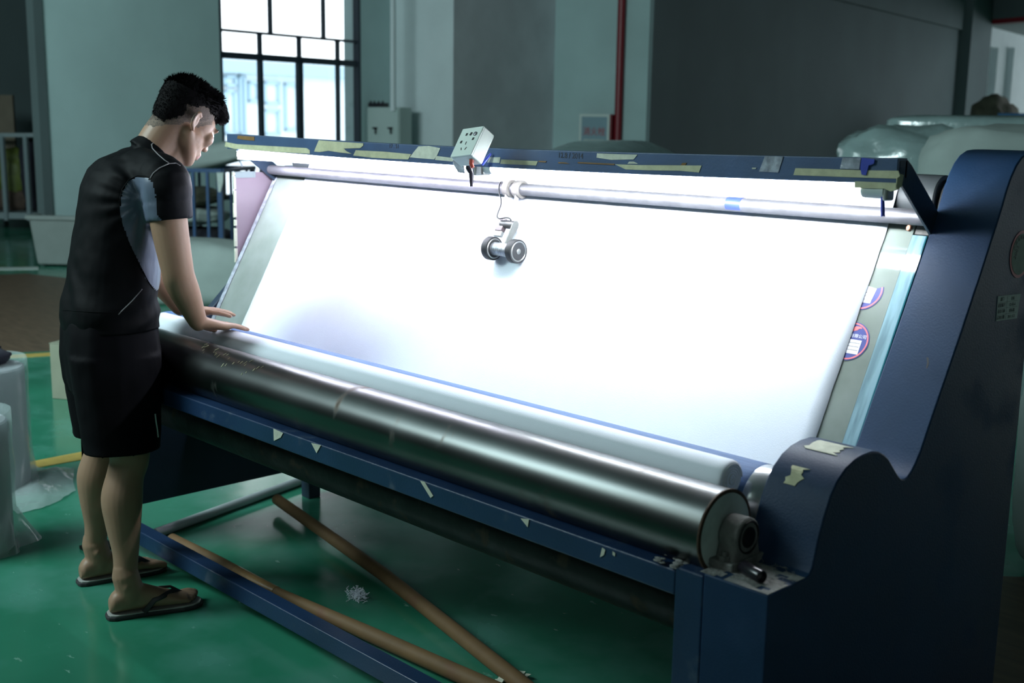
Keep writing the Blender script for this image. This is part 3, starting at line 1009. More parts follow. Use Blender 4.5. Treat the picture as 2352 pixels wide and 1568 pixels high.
# under the rear drum and up to the roll
for k in range(13):
    a = math.radians(-20 - 155 * k / 12)
    path.append(Vector((0, RY + (RR + .003) * math.cos(a), RZ + (RR + .003) * math.sin(a))))
rings = []
random.seed(2)
xl, xr = -2.548, -.2455
nx = 60
vs, fs = [], []
for i, p in enumerate(path):
    for j in range(nx + 1):
        x = xl + (xr - xl) * j / nx
        e = 0
        if j in (0, nx):
            x += .002 * noise.noise(Vector((i * .7, j, 0)))
        onflat = 18 < i < 41
        w = .0016 * abs(noise.noise(Vector((x * 3.0, i * .16, 1.3)))) if onflat else 0
        vs.append(Vector((x, p.y, p.z)) + SN * w)
for i in range(len(path) - 1):
    for j in range(nx):
        a = i * (nx + 1) + j
        fs.append((a, a + 1, a + nx + 2, a + nx + 1))
mb = MB()
mb.add(vs, fs)
sh = obj('cloth_sheet', mb, M['fabric'], cl, smooth=180)
so = sh.modifiers.new('solid', 'SOLIDIFY')
so.thickness = .0008
so.offset = 1
# roll: slightly flattened, soft end with folded edge
WY, WZ, WR = .189, .816, .0385
rings = []
nr = 56


def rollring(x, r, ph=0.0):
    R_ = []
    for k in range(nr):
        a = math.tau * k / nr
        rr = r * (1 + .035 * math.cos(2 * (a - .9)) + .012 * math.sin(3 * a + ph))
        R_.append(Vector((x, WY + rr * math.cos(a), WZ + rr * math.sin(a))))
    return R_


xs_ = [-2.5445, -2.543, -2.54] + [-2.54 + 2.29 * k / 24 for k in range(1, 24)] + [-.25, -.235, -.228, -.224, -.2225]
rs_ = [WR * .80, WR * .93, WR] + [WR] * 23 + [WR, WR * 1.0, WR * .97, WR * .92, WR * .84]
mb = MB().loft([rollring(x, r) for x, r in zip(xs_, rs_)])
ro = obj('cloth_roll', mb, M['fabric'], cl, smooth=180)
# spiral of layers on the end face
mb = MB()
pts = []
for k in range(150):
    a = k * .26
    r = WR * .84 * (1 - k / 160)
    pts.append((-.2222 + .0025 * (k / 150) * math.sin(a * .5), WY + r * (1.06 if math.cos(a) > 0 else .96) * math.cos(a), WZ + r * math.sin(a)))
mb.tube(pts, .0013, 6)
obj('layers', mb, M['fabric_end'], ro, smooth=180)

# ------------------------------------------------------------------ things on the machine
# socket box taped to the channel, tilted
sw = (CR * .70 + CD * .03 - CF * .712).normalized()
shh = (-CR * .38 + CD * .92 - CF * .335)
shh = (shh - sw * shh.dot(sw)).normalized()
sd = sw.cross(shh).normalized()
if sd.dot(CF) < 0:
    sd = -sd
tl = at(1063.8, 296, YN, .50)
fc = tl + sw * .043 + shh * .0475
sb = thing('power_socket', fc, 'white wall-type power socket box tied to the middle of the light channel', 'socket')
obj('housing', MB().obox(fc + sd * .0225, sw * .043, shh * .0475, sd * .0225), M['white_plastic'], sb, bevel=.005, seg=3)
obj('face_plate', MB().obox(fc + sd * .001, sw * .0425, shh * .047, sd * .003), M['white_plastic'], sb, bevel=.0035, seg=3)


def slot(a, b, w, h, m='hole', rot=0.0):
    c = fc + sw * a + shh * b - sd * .0022
    x = sw * math.cos(rot) + shh * math.sin(rot)
    y = -sw * math.sin(rot) + shh * math.cos(rot)
    obj('slot', MB().obox(c, x * w, y * h, sd * .0006), M[m], sb)


for a, b, w, h, r in ((-.013, -.024, .0035, .004, 0), (.004, -.024, .004, .005, .3), (-.022, .000, .0035, .004, 0), (.022, -.006, .0035, .004, 0),
                      (.0, .006, .0012, .0048, 0), (-.009, .024, .0012, .0045, -.5), (.009, .024, .0012, .0045, .5)):
    slot(a, b, w, h, 'hole', r)
mb = MB().lathe([(0, .0065), (.002, .0065), (.003, .005), (.003, 0)], fc + sw * .022 - shh * .022 - sd * .002, -sd, 20)
obj('switch', mb, M['galv'], sb, smooth=40)
bl = fc + shh * .046 + sw * .025 + sd * .02
mb = MB().tube([bl, bl + Vector((.0, -.002, -.012)), bl + Vector((.004, 0, -.022))], [.007, .006, .005], 10)
obj('wire', mb, M['red_wire'], sb, smooth=60)
p0 = at(1080, 372, YN, .56)
mb = MB().tube([p0 + Vector((-.004, 0, .003)), at(1078, 385, YN, .56), at(1083, 398, YN, .565), at(1083, 428, YN, .565)], [.009, .011, .0075, .004], 12)
obj('plug_tail', mb, M['black'], sb, smooth=60)
mb = MB().tube([at(1108, 378, YN, .578), at(1116, 366, YN, .577), at(1128, 352, YN, .583)], [.0035, .005, .003], 10)
obj('tie', mb, M['tape_blue'], sb, smooth=60)
mb = MB().extrude([at(x, y, YN, .578) for x, y in ((1042, 358), (1062, 374), (1066, 398), (1052, 396), (1040, 376))], (0, .004, 0))
obj('clear_wrap', mb, M['tape_clear'], sb)

# length counter hanging on the pipe, its wheels on the cloth
wc = at(1185, 577, SN, SC + .0375)
AX = Vector((1, 0, 0))
lc = thing('length_counter', wc, 'small grey two-wheeled length counter hanging from the pipe onto the cloth', 'meter')
WRr = .0345
pcl = at(1182, 437, YN, .752)
clampx = pcl.x
PC = Vector((clampx, .752, 1.3066))


def wheel(cx, name='wheel'):
    c = Vector((cx, wc.y, wc.z))
    w = obj(name, MB().lathe([(-.011, WRr - .006), (-.011, WRr - .001), (-.009, WRr), (.009, WRr), (.011, WRr - .001), (.011, WRr - .006)], c, AX, 48), M['rubber'], lc, smooth=40)
    mb = MB().lathe([(-.0105, WRr - .010), (-.0115, WRr - .005), (.0115, WRr - .005), (.0125, WRr - .0075), (.0105, WRr - .010), (.007, WRr - .011), (.007, .009), (.012, .008), (.013, .006), (.013, 0)], c, AX, 48)
    obj('hub', mb, M['alu'], w, smooth=40)
    mb = MB()
    for k in range(5):
        a = math.tau * k / 5 + .3
        q = c + Vector((.0072, .0165 * math.cos(a), .0165 * math.sin(a)))
        mb.lathe([(0, .0048), (.0006, .0046), (.0006, 0)], q, AX, 14)
    obj('hub_holes', mb, M['hole'], w, kind='stuff')
    return w


xw1 = wc.x
xw0 = at(1131, 567, SN, SC + .0375).x
wheel(xw1)
wheel(xw0)
mid = Vector(((xw0 + xw1) / 2, wc.y, wc.z))
obj('counter_body', MB().lathe([(-.042, .012), (-.040, .019), (.022, .019), (.024, .016), (.040, .014), (.042, .012)], mid, AX, 32), mat('counter_body_metal', (.50, .52, .56), .35, metal=.5, var=.5, scale=90, aniso=(3, 1, 1)), lc, smooth=40)
hub2 = at(1182, 517, SN, SC + .035)
hub1 = at(1160, 516, SN, SC + .035)
tx = Vector((hub2.x, hub2.y, hub2.z))
mb = MB().lathe([(-.052, .0), (-.052, .0125), (.004, .0125), (.004, .0085), (-.006, .0085), (-.006, 0)], tx, AX, 28)
obj('pivot_sleeve', mb, mat('sleeve_metal', (.16, .16, .16), .45, metal=.4, var=.3), lc, smooth=40)
# plate between sleeve and counter body
dv = (mid - tx)
dv.x = 0
L = dv.length
dn = dv.normalized()
qn = AX.cross(dn)
pl = [tx + qn * .013, tx - dn * .010 + qn * .009, tx - dn * .0135, tx - dn * .010 - qn * .009, tx - qn * .013, tx + dn * (L - .016) - qn * .010, tx + dn * (L - .012) + qn * .006]
obj('link_plate', MB().extrude([p + AX * .001 for p in pl], AX * .004), mat('grey_painted_metal', (.20, .21, .20), .5, var=.3, scale=30), lc, bevel=.001)
bx = tx + AX * -.050 + dn * .006
obj('switch_block', MB().obox(bx, AX * .014, dn * .020, qn * .008), mat('brown_block', (.10, .07, .075), .4, var=.4, scale=30), lc, bevel=.002)
obj('block_base', MB().obox(bx + dn * .027, AX * .016, dn * .008, qn * .006), M['alu'], lc, bevel=.001)
# clamp round the pipe
cm = mat('dirty_white_clamp', (.30, .28, .26), .6, var=.5, scale=26, bump=.5)
for x in (clampx - .020, clampx + .022):
    c = Vector((x, PC.y, PC.z))
    obj('clamp_ring', MB().lathe([(-.012, .0182), (-.012, .025), (.012, .026), (.013, .0182)], c, AX, 32), cm, lc, smooth=40)
mb = MB()
a0 = PC + Vector((.022, -.012, -.02))
a1 = tx + AX * -.002
mb.obox((a0 + a1) / 2, AX * .0012, (a1 - a0) / 2, (a1 - a0).cross(AX).normalized() * .008)
obj('arm', mb, M['paper'], lc)
mb = MB()
a0 = PC + Vector((-.020, -.012, -.02))
a1 = tx + AX * -.040
mb.obox((a0 + a1) / 2, AX * .0012, (a1 - a0) / 2, (a1 - a0).cross(AX).normalized() * .008)
obj('arm', mb, M['paper'], lc)
mb = MB()
wire = [(1160, 432), (1156, 420), (1150, 418), (1146, 430), (1147, 445), (1151, 458), (1150, 472), (1144, 488), (1142, 498), (1148, 502), (1160, 500), (1170, 501), (1175, 508)]
pw = [at(x, y, SN, SC + .055) for x, y in wire]
fine = []
for i in range(len(pw) - 1):
    p_1, p0_, p1_, p2_ = pw[max(i - 1, 0)], pw[i], pw[i + 1], pw[min(i + 2, len(pw) - 1)]
    for t in (0, .33, .66):
        fine.append(.5 * ((2 * p0_) + (p1_ - p_1) * t + (2 * p_1 - 5 * p0_ + 4 * p1_ - p2_) * t * t + (3 * p0_ - p_1 - 3 * p1_ + p2_) * t ** 3))
mb.tube(fine, .0022, 8)
obj('wire', mb, M['rubber'], lc, smooth=180)

# black cap lying on the dusty ledge
pa, pb = Vector((-.092, .053, .7090)), Vector((-.040, .036, .7090))
dd = (pb - pa).normalized()
cp = obj('black_cap', MB().lathe([(0, .004), (0, .0112), (.0015, .0123), (.054, .0123), (.056, .0114), (.056, .0095), (.050, .0092), (.050, 0)], pa, dd, 32), M['black'], smooth=40, org=pa)
tag(cp, 'small shiny black plastic cap lying on the dusty ledge', 'cap')

# ------------------------------------------------------------------ on the floor under the machine
t1 = [at(395, 1238, ZN, .03), at(500, 1290, ZN, .03), at(590, 1338, ZN, .03), at(640, 1362, ZN, .03), at(850, 1456, ZN, .03), at(1110, 1572, ZN, .03), at(1400, 1700, ZN, .03)]
ct = thing('cardboard_tube', (t1[3].x, t1[3].y, 0), 'long brown cardboard tube lying behind the floor beam, bent and taped near its left end', 'tube')
r1 = [.021, .021, .020, .017, .0225, .024, .024]
obj('tube_body', MB().tube(t1, r1, 20), M['cardtube'], ct, smooth=60)
mb = MB().tube([t1[1] + (t1[2] - t1[1]) * .5, t1[2], t1[3] + (t1[2] - t1[3]) * .1], [.0214, .0208, .0185], 20)
obj('brown_tape', mb, M['tape_brown'], ct, smooth=60)
t2 = [at(636, 1146, ZN, .045), at(880, 1318, ZN, .035), at(1185, 1560, ZN, .022), at(1400, 1735, ZN, .02)]
c2 = thing('cardboard_tube', (t2[1].x, t2[1].y, 0), 'straight brown cardboard tube on the floor crossing under the drums', 'tube')
obj('tube_body', MB().tube(t2, [.021, .022, .0235, .0235], 20), M['cardtube'], c2, smooth=60)
dt = (t2[1] - t2[0]).normalized()
obj('tube_mouth', MB().lathe([(-.0012, .0180), (-.0005, .0180), (0, 0)], t2[0], dt, 20), M['cardboard'], c2)
p0, p1 = at(356, 1225, ZN, .018), at(700, 1100, ZN, .018)
wt = obj('white_pipe', MB().lathe([(0, .012), (0, .018), ((p1 - p0).length * 1.15, .018), ((p1 - p0).length * 1.15, .012)], p0, p1 - p0, 24), M['pvc'], smooth=40, org=(p0.x, p0.y, 0))
tag(wt, 'grey-white plastic pipe lying on the green floor behind the floor beam', 'pipe')
random.seed(9)
c = at(822, 1366, ZN, .012)
mb = MB()
for k in range(170):
    a = random.uniform(0, math.tau)
    q = c + Vector((random.gauss(0, .019), random.gauss(0, .011), random.uniform(-.010, .014)))
    pts = [q]
    v = Vector((random.gauss(0, 1), random.gauss(0, 1), random.gauss(0, .5))).normalized()
    for i in range(5):
        v = (v + Vector((random.gauss(0, 1), random.gauss(0, 1), random.gauss(0, .6))) * .6).normalized()
        n_ = pts[-1] + v * .0035
        n_.z = max(n_.z, .0015)
        pts.append(n_)
    mb.tube(pts, .0010, 4)
lf = obj('lint_tuft', mb, M['paper'], smooth=180, org=(c.x, c.y, 0))
tag(lf, 'fluffy grey-white tuft of lint on the floor between the brown tubes', 'lint')
for (x, y, lab) in ((1148, 1566, 'crumpled paper scrap at the bottom edge of the floor'), (1195, 1553, 'paper scrap leaning on the straight brown tube')):
    c = at(x, y, ZN, .006)
    mb = MB()
    for k in range(3):
        mb.obox(c + Vector((random.uniform(-.008, .008), random.uniform(-.008, .008), .002 + k * .002)), Vector((.014, random.uniform(-.005, .005), .002)), Vector((random.uniform(-.004, .004), .009, .003)), (0, 0, .0004))
    tag(obj('paper_scrap', mb, M['tape_pale'], org=(c.x, c.y, 0)), lab, 'paper')

# ------------------------------------------------------------------ things along the walls
ue = uat(845, 300, C1 + .03)
ca, cb_ = at(845, 300, WD, ue).dot(WN), at(918, 300, WD, ue).dot(WN)
ztb = at(880, 246, WD, ue).z
eb = thing('electric_box', wp(ue, (ca + cb_) / 2, .8), 'grey metal switch box with two black handles beside the window', 'box')
mb = MB()
wbox(mb, ue, ue + .235, ca, cb_, .75, ztb)
obj('housing', mb, M['box_grey'], eb, bevel=.008)
mb = MB()
wbox(mb, ue - .02, ue - .001, ca + .01, cb_ - .01, .76, ztb - .02)
obj('door', mb, M['box_grey'], eb, bevel=.006)
for px in (862, 897):
    cc = at(px, 298, WD, ue - .03).dot(WN)
    z_ = at(px, 294, WD, ue - .03).z
    mb = MB()
    wbox(mb, ue - .06, ue - .02, cc - .03, cc + .03, z_ - .012, z_ + .012)
    wbox(mb, ue - .06, ue - .045, cc + .01, cc + .03, z_ - .075, z_ + .012)
    obj('handle', mb, M['black'], eb, bevel=.004)
cc0, cc1 = at(848, 240, WD, ue + .1).dot(WN), at(886, 240, WD, ue + .1).dot(WN)
mb = MB()
wbox(mb, ue + .04, ue + .16, cc0, cc1, ztb + .001, ztb + .055)
for k in range(4):
    c_ = cc0 + (cc1 - cc0) * (k + .4) / 4
    wbox(mb, ue + .07, ue + .09, c_, c_ + .02, ztb + .055, ztb + .08)
rk = obj('relay_unit', mb, M['black'], org=wp(ue + .1, cc0, ztb), bevel=.004)
tag(rk, 'flat black ribbed unit lying on top of the grey switch box', 'device')

# red pipe and hose cabinet on the stepping wall
us = uB - .06
cp0 = at(1424, 150, WD, us).dot(WN)
rp_ = obj('fire_pipe', MB().tube([wp(us, cp0, 0), wp(us, cp0, HZ - .01)], .055, 16), M['red_pipe'], smooth=40, org=wp(us, cp0, 0))
tag(rp_, 'dark red vertical fire water pipe on the pale wall', 'pipe')
us2 = uB - .16
ch0, ch1 = at(1330, 300, WD, us2).dot(WN), at(1399, 300, WD, us2).dot(WN)
zt_ = at(1365, 262, WD, us2).z
hb = thing('hose_cabinet', wp(us2, (ch0 + ch1) / 2, zt_ - .9), 'framed fire hose cabinet with red writing, left of the red pipe', 'cabinet')
mb = MB()
wbox(mb, us2 + .02, uB - .002, ch0, cp0 - .06, zt_ - .85, zt_)
obj('cabinet_body', mb, M['red_pipe'], hb, bevel=.006)
mb = MB()
wbox(mb, us2 + .004, us2 + .014, ch0 + .03, ch1 - .03, zt_ - .82, zt_ - .03)
obj('glass_pane', mb, mat('hose_pane', (.26, .38, .44), .2), hb)
for (a, b, c_, d_) in ((ch0, ch1, zt_ - .035, zt_), (ch0, ch0 + .035, zt_ - .85, zt_ - .035), (ch1 - .035, ch1, zt_ - .85, zt_ - .035)):
    mb = MB()
    wbox(mb, us2, us2 + .02, a, b, c_, d_)
    obj('frame_bar', mb, M['white_plastic'], hb, bevel=.004)
zz_ = at(1362, 303, WD, us2).z
text('lettering', '消火栓', wp(us2 + .002, (ch0 + ch1) / 2, zz_), WN, (0, 0, 1), .125, M['red'], hb, depth=.001)
mb = MB()
wbox(mb, us2 + .0015, us2 + .0035, (ch0 + ch1) / 2 - .17, (ch0 + ch1) / 2 + .17, zz_ - .13, zz_ - .10)
obj('printed_line', mb, M['paper_aged'], hb)


def lump(name, c, half, axis, m, seed, amp=.12, nu=40, nv=22, power=2.6, parent=None, fold=.5):
    """soft wrapped bundle: rounded block with creases, long side along axis"""
    axis = Vector(axis).normalized()
    side = Vector((-axis.y, axis.x, 0)).normalized()
    up = Vector((0, 0, 1)) if abs(axis.z) < .5 else axis.cross(side)
    rings = []
    sg = lambda v: (abs(v) ** (2 / power)) * (1 if v >= 0 else -1)
    for j in range(nv + 1):
        th = -math.pi / 2 + math.pi * j / nv
        ring = []
        for i in range(nu):
            a = math.tau * i / nu
            x = sg(math.sin(th))
            rr = abs(math.cos(th)) ** (2 / power)
            y, z = rr * sg(math.cos(a)), rr * sg(math.sin(a))
            q = Vector((x * 1.4 + seed, y * 1.3, z * 1.3))
            d_ = 1 + amp * noise.noise(q * 1.7) + amp * fold * (1 - 2 * abs(noise.noise(q * 4.2 + Vector((3, 1, 7))))) * .5
            p = Vector(c) + axis * x * half[0] * (1 + .3 * (d_ - 1)) + side * y * half[1] * d_ + up * z * half[2] * d_
            p.z = max(p.z, .002)
            ring.append(p)
        rings.append(ring)
    return obj(name, MB().loft(rings), m, parent, smooth=180, org=None if parent else (c[0], c[1], 0))


def lmp(name, c, half, axis, m, seed, label, cat, group=None, **k):
    o = lump(name, c, half, axis, m, seed, **k)
    tag(o, label, cat, group)
    return o


# wrapped bundles behind the machine
c = at(1410, 352, WN, -3.3)
lmp('wrapped_bundle', (c.x, c.y, c.z - .26), (.95, .30, .33), WD, M['plastic_film'], 3, 'film-wrapped bundle seen over the middle of the light channel, by the red pipe', 'bundle', amp=.10)
lmp('wrapped_bundle', (c.x - .1, c.y + .2, .36), (.9, .40, .35), WD, M['plastic_film'], 9, 'low film-wrapped bundle on the floor under the one by the red pipe', 'bundle')
c = at(1640, 366, WN, -3.3)
lmp('wrapped_bundle', (c.x, c.y + .2, c.z - .22), (.62, .26, .22), WD, M['plastic_film'], 5, 'low pale bundle just showing over the channel, right of the red pipe', 'bundle', amp=.12)
lmp('wrapped_bundle', (c.x, c.y + .2, .40), (.7, .4, .40), WD, M['plastic_film'], 6, 'pale bundle on the floor under the low one right of the red pipe', 'bundle')
# stack at the right
RG = 5.0
VX = Vector((.92, .30, 0)).normalized()
c = at(2235, 312, YN, 5.2)
lmp('wrapped_bundle', (c.x + .15, c.y, c.z), (.62, .25, .115), VX, M['plastic_film'], 12, 'long green-tinted film-wrapped bundle, topmost of the stack at the right', 'bundle', amp=.07, power=5.5, fold=1.0)
c = at(2110, 372, YN, 4.9)
lmp('wrapped_bundle', (c.x, c.y, c.z - .06), (.46, .32, .24), VX, M['plastic_film'], 15, 'crumpled film-wrapped bundle at the left end of the right-hand stack', 'bundle', amp=.2, fold=1.2, power=3)
c = at(2320, 372, YN, 4.4)
lmp('white_sack', (c.x + .1, c.y, c.z - .08), (.52, .3, .26), Vector((.9, .45, 0)), M['sheet'], 17, 'white sack in front of the film bundles, just above the right cabinet', 'sack', amp=.13, fold=1.0, power=3.5)
for k, (zc, sx) in enumerate(((.90, .3), (.56, -.1), (.20, .15))):
    q = at(2240, 420, YN, 4.8)
    lmp('wrapped_bundle', (q.x + sx, q.y, zc), (.85, .42, .2), VX, M['plastic_film'], 20 + k, ('upper hidden', 'middle hidden', 'lowest hidden')[k] + ' wrapped bundle of the stack behind the right cabinet', 'bundle', power=3.4)
c = at(2352, 1330, ZN, 0)
lmp('white_sack', (c.x + .16, c.y + .28, .40), (.30, .26, .42), Vector((1, .2, 0)), M['sheet'], 31, 'tall creased white sack on the brown floor behind the right cabinet', 'sack', amp=.10, power=4)
# pile inside the next hall
c = at(2282, 262, WN, C2 + .2)
c2_ = wp(uat(2282, 262, C2 + 1.2), C2 + 1.2, 0)
q = at(2282, 262, WN, C2 + 1.2)
lmp('dark_pile', (q.x, q.y, q.z - .15), (.42, .25, .36), WD, M['olive'], 41, 'dark heap of cloth in the opening to the next hall', 'cloth', amp=.3)
q = at(2350, 268, WN, C2 + 1.6)
cr_ = obj('blue_crate', MB().box((q.x - .3, q.y - .3, q.z - .5), (q.x + .4, q.y + .2, q.z + .04)), mat('crate_blue', (.04, .16, .35), .5), bevel=.02, org=q)
tag(cr_, 'blue crate at the right edge, beside the dark heap of cloth', 'crate')

# blue cage trolley with cloth behind the man
VT = Vector((.80, .60, 0))          # across the picture
VB = Vector((-.60, .80, 0))
zt1 = .0


def tp(px, py, dep=0.0):
    n = VB
    return at(px, py, n, VB.dot(T0) + dep)


T0 = at(520, 640, ZN, 0.0)
T0 = Vector((T0.x, T0.y, 0))
tr = thing('cage_trolley', (T0.x, T0.y, 0), 'blue steel cage trolley full of cloth, left of the machine', 'trolley')


def bar(name, p, q, w, m, parent):
    p, q = Vector(p), Vector(q)
    d_ = (q - p)
    t_ = d_.normalized()
    a = t_.cross(VB).normalized() if abs(t_.dot(VB)) < .9 else t_.cross(Vector((0, 0, 1))).normalized()
    b = t_.cross(a).normalized()
    return obj(name, MB().obox((p + q) / 2, d_ / 2, a * w / 2, b * w / 2), m, parent)


zb = .12
ztop_ = tp(500, 392).z
for px in (505, 330):
    a = tp(px, 392)
    bar('post', (a.x, a.y, .0), (a.x, a.y, ztop_), .045, M['cage_blue'], tr)
    b = a + VB * .8
    bar('post', (b.x, b.y, .0), (b.x, b.y, ztop_ + .02), .045, M['cage_blue'], tr)
A_, B_ = tp(330, 392), tp(510, 392)
for z_ in (ztop_, zb):
    for o_ in (0, .8):
        p, q = Vector((A_.x, A_.y, z_)) + VB * o_, Vector((B_.x, B_.y, z_)) + VB * o_
        bar('rail', p, q, .035, M['cage_blue'], tr)
    for e in (A_, B_):
        bar('rail', Vector((e.x, e.y, z_)), Vector((e.x, e.y, z_)) + VB * .8, .035, M['cage_blue'], tr)
for px in (355, 400, 443, 476):
    a = tp(px, 392)
    bar('bar', (a.x, a.y, zb), (a.x, a.y, ztop_), .026, M['cage_blue'], tr)
for f_ in (.25, .5, .75):
    a = Vector((B_.x, B_.y, 0)) + VB * .8 * f_
    bar('bar', (a.x, a.y, zb), (a.x, a.y, ztop_), .022, M['cage_blue'], tr)
    a = Vector((A_.x, A_.y, 0)) + VB * .8
    a = a + (B_ - A_) * f_
    bar('bar', (a.x, a.y, zb), (a.x, a.y, ztop_), .022, M['cage_blue'], tr)
for (px, py, hh, m, sd_, lab) in ((450, 450, .085, 'olive', 51, 'olive cloth on top of the load in the blue trolley'),
                                 (455, 493, .085, 'sheet', 52, 'white cloth under the olive cloth in the blue trolley'),
                                 (470, 545, .10, 'dark_cloth', 53, 'dark cloth in the lower half of the blue trolley'),
                                 (452, 588, .065, 'sheet', 54, 'white bundle at the bottom of the blue trolley')):
    c = tp(px - 30, py, .4)
    lmp('folded_cloth', c, (.40, .33, hh), VT, M[m], sd_, lab, 'cloth', amp=.22)
c = tp(470, 362, .35)
lmp('long_bundle', (c.x, c.y, c.z), (.62, .17, .11), VT * .95 + Vector((0, 0, .22)), M['sheet'], 60, 'long white cloth bundle lying on top of the blue trolley', 'bundle', amp=.08, power=3.4)
hk = at(505, 400, VB, VB.dot(T0) - .03)
tg = obj('paper_tag', MB().extrude([at(x, y, VB, VB.dot(T0) - .03) for x, y in ((497, 396), (513, 396), (512, 420), (506, 442), (501, 440))], VB * .004), M['paper_aged'], org=hk)
tag(tg, 'pale paper tag hanging on the corner post of the blue trolley', 'tag')
c = at(500, 700, ZN, 0)
lmp('white_sack', (c.x - .25, c.y - .1, .25), (.62, .26, .27), VT, M['sheet'], 70, 'long white sack on the floor in front of the blue trolley', 'sack', amp=.07, power=3.6)

# tub and rack at the left
VTub = Vector((.72, .69, 0))
VBt = Vector((-.69, .72, 0))
q0 = at(86, 612, ZN, 0)
tb = thing('plastic_tub', (q0.x, q0.y, 0), 'large pale plastic tub with sloping sides on the floor by the far rack', 'tub')
nT = VBt
zr_ = at(64, 495, nT, nT.dot(q0)).z
a_top = at(64, 495, nT, nT.dot(q0) - .06)
b_top = at(330, 505, nT, nT.dot(q0) - .06)
b_bot = at(300, 650, nT, nT.dot(q0))
L1 = (b_top - a_top)
L1.z = 0


def trect(a, L_, D_, z_):
    return [Vector((a.x, a.y, z_)), Vector((a.x, a.y, z_)) + L_, Vector((a.x, a.y, z_)) + L_ + VBt * D_, Vector((a.x, a.y, z_)) + VBt * D_]


a_b = Vector((q0.x, q0.y, 0))
L0 = VTub * (L1.length - .25)
in_ = VTub * .04 + VBt * .04
mb = MB()
mb.loft([trect(a_b, L0, .62, .02), trect(a_top, L1, .80, zr_), trect(a_top + in_, L1 - VTub * .08, .72, zr_), trect(a_b + in_, L0 - VTub * .08, .54, .08)])
obj('tub_body', mb, M['tub'], tb, bevel=.02, seg=3)
mb = MB()
mb.loft([trect(a_top - in_ * .6, L1 + VTub * .05, .85, zr_ - .03), trect(a_top - in_ * .6, L1 + VTub * .05, .85, zr_ + .01), trect(a_top + in_, L1 - VTub * .08, .72, zr_ + .01), trect(a_top + in_, L1 - VTub * .08, .72, zr_ - .03)], caps=False)
obj('rim', mb, M['tub'], tb, bevel=.008)
q1 = at(20, 531, ZN, 0)
rn = Vector((.75, -.66, 0))
RC = rn.dot(q1)
rt = thing('steel_rack', (q1.x, q1.y, 0), 'grey steel rack with upright bars at the far left', 'rack')
rw = Vector((.66, .75, 0))
for px, w in ((-60, .05), (4, .05), (58, .05), (119, .06)):
    a = at(px, 310, rn, RC)
    bar('post', (a.x, a.y, .14), (a.x, a.y, a.z), w, M['cage_grey'], rt)
a, b = at(-60, 310, rn, RC), at(121, 310, rn, RC)
bar('rail', a, b, .05, M['cage_grey'], rt)
for z_ in (.16,):
    mb = MB().extrude([Vector((a.x, a.y, z_)), Vector((b.x, b.y, z_)), Vector((b.x, b.y, z_)) - rn * .9, Vector((a.x, a.y, z_)) - rn * .9], (0, 0, .08))
    obj('shelf', mb, M['cage_grey'], rt)
for px in (-58, 119):
    e = at(px, 310, rn, RC)
    for o_ in (0, .85):
        p = Vector((e.x, e.y, 0)) - rn * o_
        obj('leg', MB().box((p.x - .03, p.y - .03, 0), (p.x + .03, p.y + .03, .16)), M['cage_grey'], rt)
for (px, py, hx, hz, m, lab) in ((30, 400, .22, .33, 'leaf', 'yellow-green bag standing in the far left rack'), (84, 420, .20, .48, 'dark_cloth', 'dark cloth roll standing in the far left rack beside the green bag'),
                                (33, 470, .25, .17, 'brown_cloth', 'brown sack at the foot of the far left rack')):
    c = at(px, py, rn, RC - .45)
    lmp('stored_bundle', (c.x, c.y, max(c.z, hz + .22)), (hx, .2, hz), rw, M[m], px, lab, 'bundle', amp=.15)
c0, c1_ = at(-60, 218, rn, RC - .5), at(28, 218, rn, RC - .5)
zb_ = at(0, 304, rn, RC - .5).z
bd = obj('wooden_board', MB().extrude([Vector((c0.x, c0.y, zb_ - 1.0)), Vector((c1_.x, c1_.y, zb_ - 1.0)), c1_, c0], rn * -.06), mat('dull_board', (.13, .11, .08), .8, var=.2), org=c0)
tag(bd, 'tall brown board standing behind the far left rack', 'board')

# beige carton beyond the man
q = at(120, 915, ZN, 0)
zc = at(118, 786, (.7, -.7, 0), Vector((.7, -.7, 0)).dot(q)).z
VC = Vector((.86, .51, 0))
WC = Vector((-.51, .86, 0))
cb2 = thing('carton', (q.x, q.y, 0), 'beige cardboard carton on the green floor behind the man', 'box')
o_ = Vector((q.x, q.y, 0))
mb = MB()
base = [o_, o_ + VC * .42, o_ + VC * .42 + WC * .30, o_ + WC * .30]
mb.extrude(base, (0, 0, zc - .01))
obj('carton_body', mb, M['cardboard'], cb2, bevel=.004)
for k, (a, b) in enumerate(((0, .148), (.152, .30))):
    mb = MB().extrude([o_ + WC * a + Vector((0, 0, zc - .009)), o_ + VC * .42 + WC * a + Vector((0, 0, zc - .009)), o_ + VC * .42 + WC * b + Vector((0, 0, zc - .009)), o_ + WC * b + Vector((0, 0, zc - .009))], (0, 0, .006))
    obj('flap', mb, M['cardboard'], cb2)

